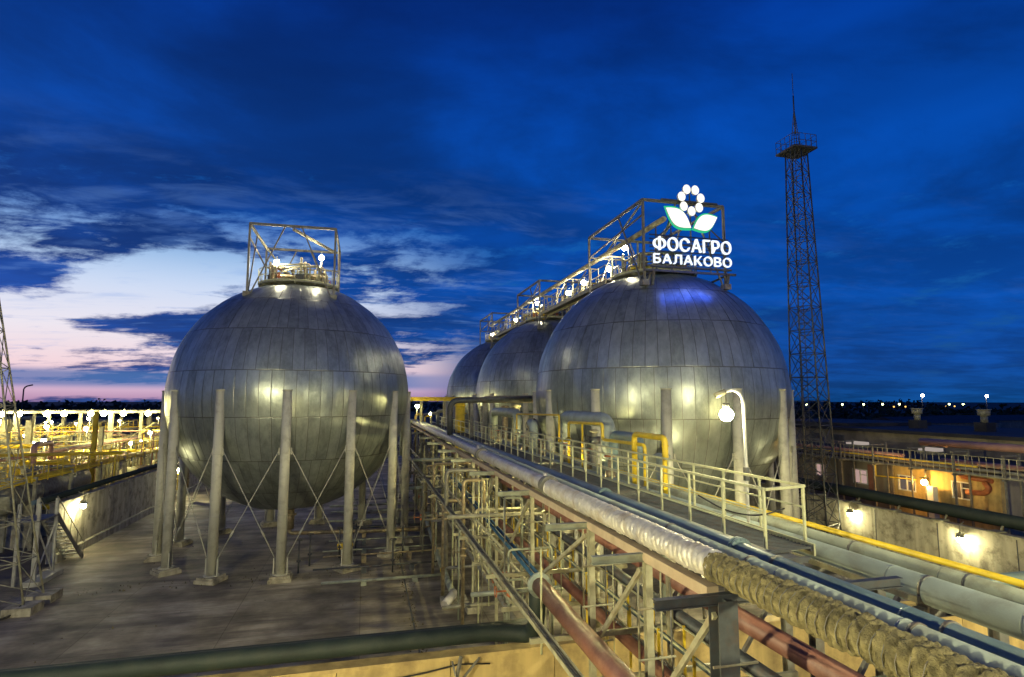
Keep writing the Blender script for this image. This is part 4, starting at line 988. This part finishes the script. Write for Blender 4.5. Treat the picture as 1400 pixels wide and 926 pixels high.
for i, (a, c, d, e) in enumerate(wins):
    f = MB(); x = 37.97
    for bx in (((x,a,d),(x+.1,c,d+.08)),((x,a,e-.08),(x+.1,c,e)),((x,a,d+.08),(x+.1,a+.08,e-.08)),((x,c-.08,d+.08),(x+.1,c,e-.08)),((x,(a+c)/2-.03,d+.08),(x+.1,(a+c)/2+.03,e-.08)),((x+.02,a+.08,d+.7),(x+.08,(a+c)/2-.03,d+.76))): f.box(*bx)
    w = f.build('window', 'white', bd)
    MB().box((x+.14,a,d),(x+.17,c,e)).build('pane', 'winlit' if i in (0,1) else ('windim' if i != 2 else glow('faint_room_light', (.8,.6,.5), .14)), w)
for y in (35.2, 39.9, 44.2, 48.6): MB().box((37.88,y-.18,0),(38.,y+.18,5.5)).build('pilaster', 'brickgrey', bd)
MB().box((37.93,36.75,2.8),(38.,37.25,5.2)).build('red_strip', 'red', bd)
for i, y in enumerate((42.3, 36.4)):
    b = MB(); b.tube((49,y,8.35),(49,y,8.9),.26,14).tube((49,y,8.9),(49,y,9.35),.42,14,r2=.46).tube((49,y,9.35),(49,y,9.42),.52,14); v = b.build('roof_vent', 'steel_pale', bd); MB().box((48.5,y-.5,7.62),(49.5,y+.5,8.35)).build('vent_base', 'roof', v)
v = thing('wall_pipe_run', (37.7,29,5), 'orange red bent pipe on the bright ochre wall', 'pipe')
MB().path([(37.75,29.9,6.3),(37.75,29.9,5.2),(37.75,27.9,5.15)], .14, 12, .3).path([(37.6,29.4,4.3),(37.6,28.3,4.35),(37.6,27.95,4.7),(37.6,28.25,5.05)], .17, 12, .25).build('pipe_run', 'rust', v)
v = thing('wall_pipe_run', (37.7,36.2,5.6), 'thin yellowish pipe stepping down over the windows', 'pipe')
MB().path([(37.7,50.,5.45),(37.7,36.3,5.45),(37.7,36.3,4.45),(37.7,33.,4.6)], .05, 8, .1).build('pipe_run', 'yellow', v)
lpst = thing('street_lamp', (37.3,31.5,0), 'white square post with an amber lamp before the ochre building', 'street lamp')
MB().beam((37.3,31.5,0),(37.3,31.5,4.35),.42).build('post', 'white', lpst)
MB().ball((36.95,31.75,4.6),.19,12,8).build('globe', bulb_mat('amber_lamp', SOD, 250), lpst)
MB().beam((37.2,31.55,4.35),(36.98,31.75,4.95),.06).box((36.8,31.6,4.85),(37.15,31.95,4.92)).build('lamp_arm', 'steel_mid', lpst)
# pipe racks in front of the building
for (x, y0, y1, z, r, m, lb) in [(37.,20,31.8,7.33,.24,'pink','pink jacketed pipe highest on the building rack, right end'),(37.,20,30.4,6.2,.16,'pink','lower pink pipe on the building rack'),
        (37.2,33.4,60,6.25,.12,'pink','pink pipe running left along the building roof edge'),(36.8,28,60,6.05,.07,'yellow','thin yellow pipe along the building roof edge'),(36.6,20,60,5.9,.1,'steel_mid','grey pipe under the roof edge of the building'),(36.3,20,60,5.65,.08,'steel_mid','lower grey pipe under the roof edge')]:
    long_pipe('building_pipe', [(x,y0,z),(x,y1,z)], r, m, lb, n=12)
for k in range(14):
    y = 20+k*3; t = thing('building_rack_frame', (36.6,y,0), 'thin steel frame carrying pipes along the low building, %s from its near end' % ORD[k], 'pipe support', 'frames of the building pipe rack')
    MB().beam((36.2,y,0),(36.2,y,6.9),.1).beam((37.4,y,0),(37.4,y,7.1),.1).build('post', 'steel_mid', t); MB().beam((36.,y,5.5),(37.5,y,5.5),.1).build('cross_beam', 'steel_mid', t); MB().beam((36.,y,6.9),(37.5,y,6.9),.08).build('cross_beam', 'steel_mid', t)
br2 = thing('roof_railing', (36.,26,5.6), 'grey railing with many uprights on the building pipe rack', 'railing')
for k in range(60):
    y = 21+k*.42; MB().tube((36.05,y,5.6),(36.05,y,6.75),.02,4).build('rail_post', 'steel_pale', br2)
MB().beam((36.05,21,6.75),(36.05,46.,6.75),.04).beam((36.05,21,6.2),(36.05,46,6.2),.03).beam((36.05,21,5.62),(36.05,46.,5.62),.06).build('handrail', 'steel_pale', br2)
for i, y in enumerate((37.8, 40.1)):
    t = thing('sign_board', (36.4,y,6.), 'small dark board on two posts above the building pipes, %s' % ('nearer one' if i == 0 else 'farther one'), 'board')
    MB().box((36.4,y,7.0),(36.46,y+1.3,7.45)).build('board', 'steel_dark', t); MB().tube((36.45,y+.1,5.6),(36.45,y+.1,7.),.03,5).tube((36.45,y+1.2,5.6),(36.45,y+1.2,7.),.03,5).build('post', 'steel_pale', t)
for i, (y, dy) in enumerate(((41.6, 1.9), (34.9, 1.6))):
    t = thing('skylight', (42.,y,6.), 'small lit rooflight behind the building pipes, %s' % ('farther one' if i == 0 else 'nearer one'), 'skylight')
    MB().box((42.,y,6.),(42.8,y+dy,6.25)).build('kerb', 'steel_pale', t); MB().box((42.,y+.1,6.26),(42.8,y+dy-.1,6.5)).build('glass', glow('rooflight_glow', (1.,.85,.75), .35), t)

# far right: floodlight masts and road lamps
def far_lamp(x, y, z, power, r, label, group, c):
    t = thing('street_lamp', (x,y,0), label, 'street lamp', group)
    MB().tube((x,y,-.05),(x,y,z+.3),.14,6).build('pole', 'steel_dark', t)
    MB().ball((x,y-.4,z),r,8,6).build('globe', bulb_mat('far_%s_%d' % (c, int(power)), {'b':(1.,.93,.85),'g':(.85,.95,.42),'s':SOD}[c], power), t); return t
far_lamp(234.9,200,12.1,70,.55,'bright white floodlight mast on the horizon, left of the pair','pair of floodlight masts on the horizon','b')
far_lamp(271.4,200,11.9,70,.55,'bright white floodlight mast on the horizon, right of the pair','pair of floodlight masts on the horizon','b')
for i, x in enumerate((280,308.3,325.6,341.4,355.6,399.3,411.9)):
    far_lamp(x,320,7.2,9,.6,'small greenish road lamp in the row on the right horizon, %s from the mast' % ORD[i],'road lamps on the right horizon','g')
for i, x in enumerate((368,376,390,418,432,440,452)): far_lamp(x,340+3*i,5.2,2.,.55,'tiny orange lamp among the roadside lights on the right horizon','tiny orange horizon lamps','s')
# distant tree line and low rise
def treeline(x0, y0, x1, y1, h, n, seed, name, label):
    rg = random.Random(seed); b = MB()
    for i in range(n):
        u = i/n; x = x0+(x1-x0)*u+rg.uniform(-3,3); y = y0+(y1-y0)*u+rg.uniform(-10,10); hh = h*rg.uniform(.55,1.15); w = rg.uniform(3,7)
        for q in range(10):
            a = rg.uniform(0,2*PI); rr = rg.uniform(0,w*.7); s = rg.uniform(1.,2.2); c = Vector((x+rr*math.cos(a), y+rr*math.sin(a), rg.uniform(.1,1)*hh))
            d = [Vector((rg.uniform(-1,1),rg.uniform(-1,1),rg.uniform(-.8,.8))).normalized()*s for _ in range(5)]
            b.add([c+v for v in d], [(0,1,2),(1,2,3),(2,3,4),(0,3,4),(0,1,4)])
    o = b.build(name, 'foliage'); tag(o, label, 'tree line', None, 'stuff')
M['foliage'] = surf('dark_foliage', (.035,.055,.03), .95, var=.4, scale=.3)
treeline(-330, 520, 620, 520, 9.5, 420, 5, 'treeline', 'dark belt of far trees along the whole horizon')
treeline(-420, 330, -60, 360, 8.5, 160, 6, 'treeline', 'dark belt of nearer trees on the left horizon')

rg = random.Random(77)
for k, (x, y, w, d, h) in enumerate([(75,70,16,9,4.5),(96,60,20,8,3.6),(110,98,26,10,5.2),(150,120,34,12,4.6),(150,78,22,9,4.)]):
    t = thing('storage_shed', (x,y,0), 'dark low shed in the field behind the ochre building, %s by distance' % ORD[[0,1,2,4,3][k]], 'shed', 'dark sheds in the right background')
    MB().box((x,y,-.05),(x+w,y+d,h)).build('wall', 'brickgrey', t); MB().add([(x-.4,y-.4,h),(x+w+.4,y-.4,h),(x+w+.4,y+d+.4,h),(x-.4,y+d+.4,h),(x-.4,y+d/2,h+1.3),(x+w+.4,y+d/2,h+1.3)],[(0,1,5,4),(2,3,4,5),(0,4,3),(1,2,5),(0,3,2,1)]).build('roof', 'roof', t)
    MB().box((x+w*.4,y-.06,0),(x+w*.4+2.6,y-.01,h*.75)).build('door', 'steel_mid', t)
treeline(120, 180, 330, 170, 4.5, 90, 12, 'treeline', 'dark hedge of bushes crossing the field at the right')
treeline(90, 240, 420, 250, 6.5, 130, 13, 'treeline', 'dark row of trees before the road lamps at the right')
# ------------------------------------------------------------------ left plant beyond the wall
ht = thing('horizontal_tank', (-23.5,50,2.), 'long lying cylindrical tank behind the left wall, dull grey', 'tank')
MB().tube((-23.5,46.2,3.55),(-23.5,57,3.55),1.1,28).build('tank_body', 'steel_mid', ht)
for y in (46.2, 57):
    n = 28; vs = []; fs = []; s = -1 if y < 50 else 1
    for j in range(5):
        a = j/4*PI/2; 
        for k in range(n): q = 2*PI*k/n; vs.append((-23.5+1.1*math.cos(a)*math.cos(q), y+s*.5*math.sin(a), 3.55+1.1*math.cos(a)*math.sin(q)))
    for j in range(4):
        for k in range(n): fs.append((j*n+k, j*n+(k+1)%n, (j+1)*n+(k+1)%n, (j+1)*n+k))
    MB().add(vs, fs, True).build('dished_end', 'steel_pale', ht)
for y in (48, 51.6, 55.2): MB().box((-24.6,y,0),(-22.4,y+.3,2.9)).build('saddle', 'concrete', ht)
MB().torus((-23.5,49.5,3.55),(0,1,0),1.12,.03,28).torus((-23.5,53.5,3.55),(0,1,0),1.12,.03,28).tube((-23.5,50.,4.6),(-23.5,50.,5.1),.3,14).flange((-23.5,50.,5.1),(0,0,1),.4,.08).build('band', 'steel_mid', ht)
long_pipe('dark_green_pipe', [(-19.2,42.4,3.95),(-19.2,100,3.95)], .2, 'darkgreen', 'green pipe along the top of the left wall, nearest the yard', n=16)
long_pipe('dark_green_pipe', [(-19.75,42.4,3.85),(-19.75,100,3.85)], .14, 'bluegrey', 'thinner dark pipe behind the green pipe on the left wall', n=12)
for k in range(16):
    y = 43.4+k*3.6; t = MB().box((-20.,y,3.62),(-18.6,y+.12,3.72)).beam((-19.9,y+.06,0),(-19.9,y+.06,3.65),.1)
    tag(t.build('pipe_bracket', 'steel_mid', None, (-19.5,y,3.6)), 'short bracket holding the pipes on the left wall', 'bracket', 'brackets on the left wall')
# stairs over the wall
st = thing('steel_stairs', (-17.6,43,0), 'dark steel stairs leaning against the near end of the left wall', 'stairs')
b = MB(); 
for k in range(13): b.box((-18.5,42.1+k*.28,3.4-k*.27),(-17.5,42.4+k*.28,3.44-k*.27))
b.build('steps', 'steel_mid', st)
MB().beam((-18.45,42.,3.5),(-18.45,45.8,.05),.06,.25).beam((-17.5,42.,3.5),(-17.5,45.8,.05),.06,.25).build('stringer', 'steel_mid', st)
b = MB()
for x in (-18.45,-17.5):
    b.tube((x,42.,4.5),(x,45.8,1.05),.03,6)
    for k in range(5): b.tube((x,42.+k*.95,3.5-k*.9),(x,42.+k*.95,4.5-k*.88),.025,5)
b.build('handrail', 'steel_pale', st)
MB().box((-18.8,40.,3.4),(-17.4,42.1,3.48)).build('landing', 'steel_mid', st)
for x in (-18.45,-17.5):
    for y in (40.1, 42.): MB().beam((x,y,0),(x,y,4.4),.14).build('post', 'leg', st)
MB().beam((-17.5,40.1,.3),(-17.5,42.,3.),.07).beam((-17.5,42.,.3),(-17.5,40.1,3.),.07).box((-17.9,39.7,0),(-17.1,42.4,.25)).build('base_brace', 'leg', st)
for o_ in list(col.objects):
    if o_.name.startswith('steel_stairs'): o_.location.y -= 1.7
# racks of the left plant: long runs parallel to Y
def plant_rack(x, y0, y1, zs, label, mats, seed, posts='steel_pale', rail=None, step=5.):
    rg = random.Random(seed); t = thing('plant_pipe_rack', (x,(y0+y1)/2,0), label, 'pipe rack')
    y = y0
    while y <= y1:
        for s in (-.8, .8): MB().beam((x+s,y,0),(x+s,y,max(zs)+.3),.2).build('post', posts, t)
        for z in zs: MB().beam((x-1.1,y,z-.15),(x+1.1,y,z-.15),.12).build('cross_beam', posts, t)
        y += step
    for z in zs:
        for k in range(4):
            r = rg.choice([.06,.1,.14]); xx = x-.75+k*.5
            MB().path([(xx,y0-1,z+r),(xx,y1+1,z+r)], r, 8).build('pipe_run', rg.choice(mats), t)
    if rail:
        b = MB()
        for s in (-1.05, 1.05):
            for h in (.55, 1.1): b.beam((x+s,y0,max(zs)+.2+h),(x+s,y1,max(zs)+.2+h),.05)
        b.build('handrail', rail, t)
        y = y0
        while y < y1:
            for s in (-1.05, 1.05): MB().beam((x+s,y,max(zs)),(x+s,y,max(zs)+1.3),.06).build('rail_post', rail, t)
            y += 2.
    return t
plant_rack(-22.6, 42, 98, [4.6], 'yellow railed pipe walkway just behind the left wall', ['yellow','steel_pale','green','yellow'], 1, 'steel_pale', 'yellow')
plant_rack(-29, 46, 110, [3.4, 5.2], 'second pipe rack behind the yellow walkway in the left plant', ['yellow','steel_pale','pink','sage'], 2, 'steel_pale')
plant_rack(-36, 52, 118, [3.2, 5.6], 'third pipe rack in the left plant, with yellow pipes', ['yellow','yellow','steel_pale','sage'], 3, 'steel_pale', 'yellow')
plant_rack(-46, 56, 124, [4., 6.4], 'fourth pipe rack in the left plant, far behind', ['steel_pale','pink','yellow'], 4)
plant_rack(-58, 60, 124, [4., 7.], 'outermost pipe rack in the left plant', ['steel_pale','sage','yellow'], 8)
def cross_rack(y, x0, x1, z, label, seed, n):
    rg = random.Random(seed); t = thing('canopy_frame', ((x0+x1)/2,y,0), label, 'steel frame')
    MB().box((x0,y-.3,z),(x1,y+.3,z+.3)).build('roof_beam', 'steel_mid', t)
    for k in range(n):
        x = x0+(x1-x0)*(k+.5)/n; MB().beam((x,y,0),(x,y,z),.28 if k % 3 else .45).build('column', 'steel_pale', t)
    for zz in (z-2.2, z-3.4, z-4.6):
        MB().path([(x0,y-.6,zz),(x1,y-.6,zz)], rg.choice([.1,.18]), 8).build('pipe_run', rg.choice(['yellow','steel_pale','pink']), t)
    for k in range(n):
        x = x0+(x1-x0)*k/n; MB().beam((x,y-.4,z-3.4),(x+(x1-x0)/n,y-.4,z-1.2),.1).build('brace', 'steel_pale', t)
cross_rack(82, -72, -19, 8.55, 'nearer long steel canopy with a row of lamps across the left plant', 1, 16)
cross_rack(97, -88, -22, 8.45, 'farther long steel canopy across the left plant', 2, 18)
for i, x in enumerate((-45.5,-41.5,-39.8,-37.,-35.2,-32.4,-31.,-28.9,-26.2,-22.3,-49,-54)):
    l = floodlight((x,80.9,8.5), 620, 'lamp in the long row under the left plant canopy', 'lamps in the canopy row', 'y', .3, cap=False)
    MB().tube((x,80.9,9.0),(x,81.7,8.9),.05,6).build('arm', 'steel_pale', l)
for i, (x, y, z, pw, lb) in enumerate([(-27.5,60,6.6,800,'lamp on a post in the middle of the left plant, above the lying tank'),(-33.,63,7.6,500,'smaller lamp left of the middle lamp of the left plant'),(-38.5,58,6.4,500,'lamp low at the far left of the left plant'),(-23.,72,6.6,500,'lamp beside the tall pale post of the left plant'),(-21.,88,7.,600,'lamp behind the tank legs at the end of the left plant'),(-30,74,7,500,'small lamp deep inside the left plant')]):
    l = floodlight((x,y,z), pw, lb, None, 'y', .2); MB().beam((x,y+.3,0),(x,y+.3,z+.5),.1).tube((x,y,z+.4),(x,y+.3,z+.45),.04,6).build('post', 'steel_pale', l)
for i, (x, y, zt, w) in enumerate([(-16.6-6.2,58,9.2,.3),(-27.8,52,7.,.45),(-31.5,66,8.2,.5),(-24.6,64,7.6,.35),(-35.5,70,8.2,.6),(-41,74,8.4,.6)]):
    t = thing('steel_column', (x,y,0), 'pale upright steel column in the left plant, %s from the camera' % ORD[[1,0,3,2,4,5][i]], 'column', 'lone columns of the left plant')
    MB().ibeam((x,y,0),(x,y,zt),w,w,.04).build('shaft', 'yellow' if i == 0 else 'steel_pale', t); MB().box((x-.5,y-.5,0),(x+.5,y+.5,.25)).build('base_plate', 'concrete', t)
rg = random.Random(21)
for k in range(110):
    x = rg.uniform(-54,-21); y = rg.uniform(46,100); 
    if -25.2 < x < -21.9 and y < 60: x -= 4
    zt = rg.uniform(2.,6.8); r = rg.choice([.07,.1,.16,.22])
    ax = rg.choice([(1,0),(0,1)]); l = rg.uniform(1.5,5)
    riser([(x,y,0),(x,y,zt),(x+ax[0]*l,y+ax[1]*l,zt),(x+ax[0]*l,y+ax[1]*l,zt*.4)], r, rg.choice(['yellow','steel_pale','steel_pale','pink','sage','bracket']), 'bent pipe standing in the crowded left plant', 'bent pipes of the left plant')
for k in range(10):
    x = rg.uniform(-50,-26); y = rg.uniform(56,96); rr = rg.uniform(.6,1.3); z = rg.uniform(2.,4.5)
    t = thing('process_vessel', (x,y,0), 'small upright vessel standing in the left plant', 'vessel', 'upright vessels of the left plant')
    MB().tube((x,y,.6),(x,y,z),rr,18).ball((x,y,z),rr,18,8,0.,1.,.4).build('vessel_body', rg.choice(['steel_pale','greypipe','sage']), t)
    MB().tube((x,y,z+rr*.3),(x,y,z+rr*.4+.6),.1,8).build('nozzle', 'bracket', t); MB().box((x-rr*.7,y-rr*.7,0),(x+rr*.7,y+rr*.7,.6)).build('base', 'concrete', t)
t = thing('street_lamp', (-97.8,200,0), 'thin dark lamp post on the left skyline', 'street lamp')
MB().path([(-97.8,200,0),(-97.8,200,13.5),(-97.2,200,14.2),(-95.6,200,14.6)], .2, 6, .5).build('pole', 'steel_dark', t)

for k in range(36):
    x = rg.uniform(-60,-23); y = rg.uniform(56,104); z = rg.uniform(4.5,8.2)
    l = floodlight((x,y,z), rg.choice([200,350,600]), 'small lamp glowing among the pipes of the left plant', 'small lamps of the left plant', rg.choice(['y','y','w']), rg.choice([.12,.16,.2]))
    MB().beam((x,y+.3,0),(x,y+.3,z+.4),.08).tube((x,y,z+.35),(x,y+.3,z+.35),.03,6).build('post', 'steel_pale', l)
for k in range(16):
    y = 48+k*3.4; x0 = rg.uniform(-52,-30); x1 = x0+rg.uniform(6,14); z = rg.choice([2.2,3.,4.4,5.8])
    b = MB().tube((x0,y,z),(x1,y,z),rg.choice([.08,.14,.2]),8).beam((x0+.5,y,0),(x0+.5,y,z),.12).beam((x1-.5,y,0),(x1-.5,y,z),.12)
    tag(b.build('cross_pipe', rg.choice(['yellow','steel_pale','sage']), None, (x0,y,z)), 'pipe on two legs running crosswise in the left plant', 'pipe', 'cross pipes of the left plant')
# clamps on the big pipes near the camera
# plant beyond the far end of the yard
for k in range(18):
    x = rg.uniform(-16,16); y = rg.uniform(92,106); zt = rg.uniform(3,8.5)
    riser([(x,y,0),(x,y,zt),(x+rg.uniform(1,4),y,zt),(x+2,y,1.)], rg.choice([.1,.2,.3]), rg.choice(['yellow','steel_pale','sage']), 'bent pipe beyond the far end of the tank yard', 'bent pipes beyond the tank yard')
for i, (x, y, z) in enumerate([(5.4,63.,9.5),(10,92,8),(-2,96,7.),(-12,88,7.)]):
    l = floodlight((x,y,z), 280, ['lamp beneath the far yellow pipe bridge','lamp far behind the rack near the yard end','lamp at the yard end behind the left tank','lamp at the yard end left of the tank legs'][i], None, 'y', .2)
    MB().beam((x,y+.3,0),(x,y+.3,z+.5),.1).build('post', 'steel_pale', l)

# unseen lamps added inside the rack to light the steelwork from within
for i, (x, y, z, p_) in enumerate([(7.9,24.,6.7,800),(7.9,15.4,6.7,250),(7.9,36.,6.7,800),(7.9,50.,6.7,700)]):
    l = floodlight((x,y,z), p_, 'small lamp hung under the pipe rack, %s from the camera' % ORD[[1,0,2,3][i]], 'lamps hung under the rack', 'y', .09)
    MB().tube((x,y,z+.2),(x,y,7.2),.02,5).build('hanger', 'steel_mid', l)
# added out-of-view yard lamps, standing in for unseen ones lighting wall and tanks
for i, (x, y, z, p_, c) in enumerate([(-14,-2,11,19000,'w'),(15,-5,10.5,9500,'w'),(-2,6.,3.2,1900,'y'),(24,8,6,3200,'y')]):
    t = thing('yard_light_pole', (x,y,0), 'tall yard light pole outside the near wall, %s counted from the left' % ORD[[0,2,1,3][i]], 'light pole', 'yard light poles outside the near wall')
    MB().tube((x,y,-.03),(x,y,z+.6),.12,10).path([(x,y,z+.5),(x,y+.4,z+.75),(x,y+1.1,z+.6)], .06, 8, .2).build('pole', 'steel_mid', t)
    r = .3; MB().ball((x,y+1.1,z),r,12,8).build('globe', bulb_mat('yard_%d' % i, {'y':(1.,.84,.34),'w':(1.,.9,.5)}[c], p_/(4*PI*PI*r*r)), t)
    MB().tube((x,y+1.1,z+.3),(x,y+1.1,z+.6),.42,12,r2=.2).build('lamp_cap', 'steel_mid', t)

# ------------------------------------------------------------------ render settings
sc.render.engine = 'CYCLES'
sc.cycles.use_denoising = True
sc.cycles.max_bounces = 5; sc.cycles.diffuse_bounces = 2; sc.cycles.glossy_bounces = 3
sc.cycles.sample_clamp_indirect = 4.; sc.cycles.sample_clamp_direct = 0
sc.cycles.use_light_tree = True
sc.cycles.caustics_reflective = False; sc.cycles.caustics_refractive = False
sc.view_settings.view_transform = 'Standard'; sc.view_settings.look = 'None'; sc.view_settings.exposure = .15; sc.view_settings.gamma = 1
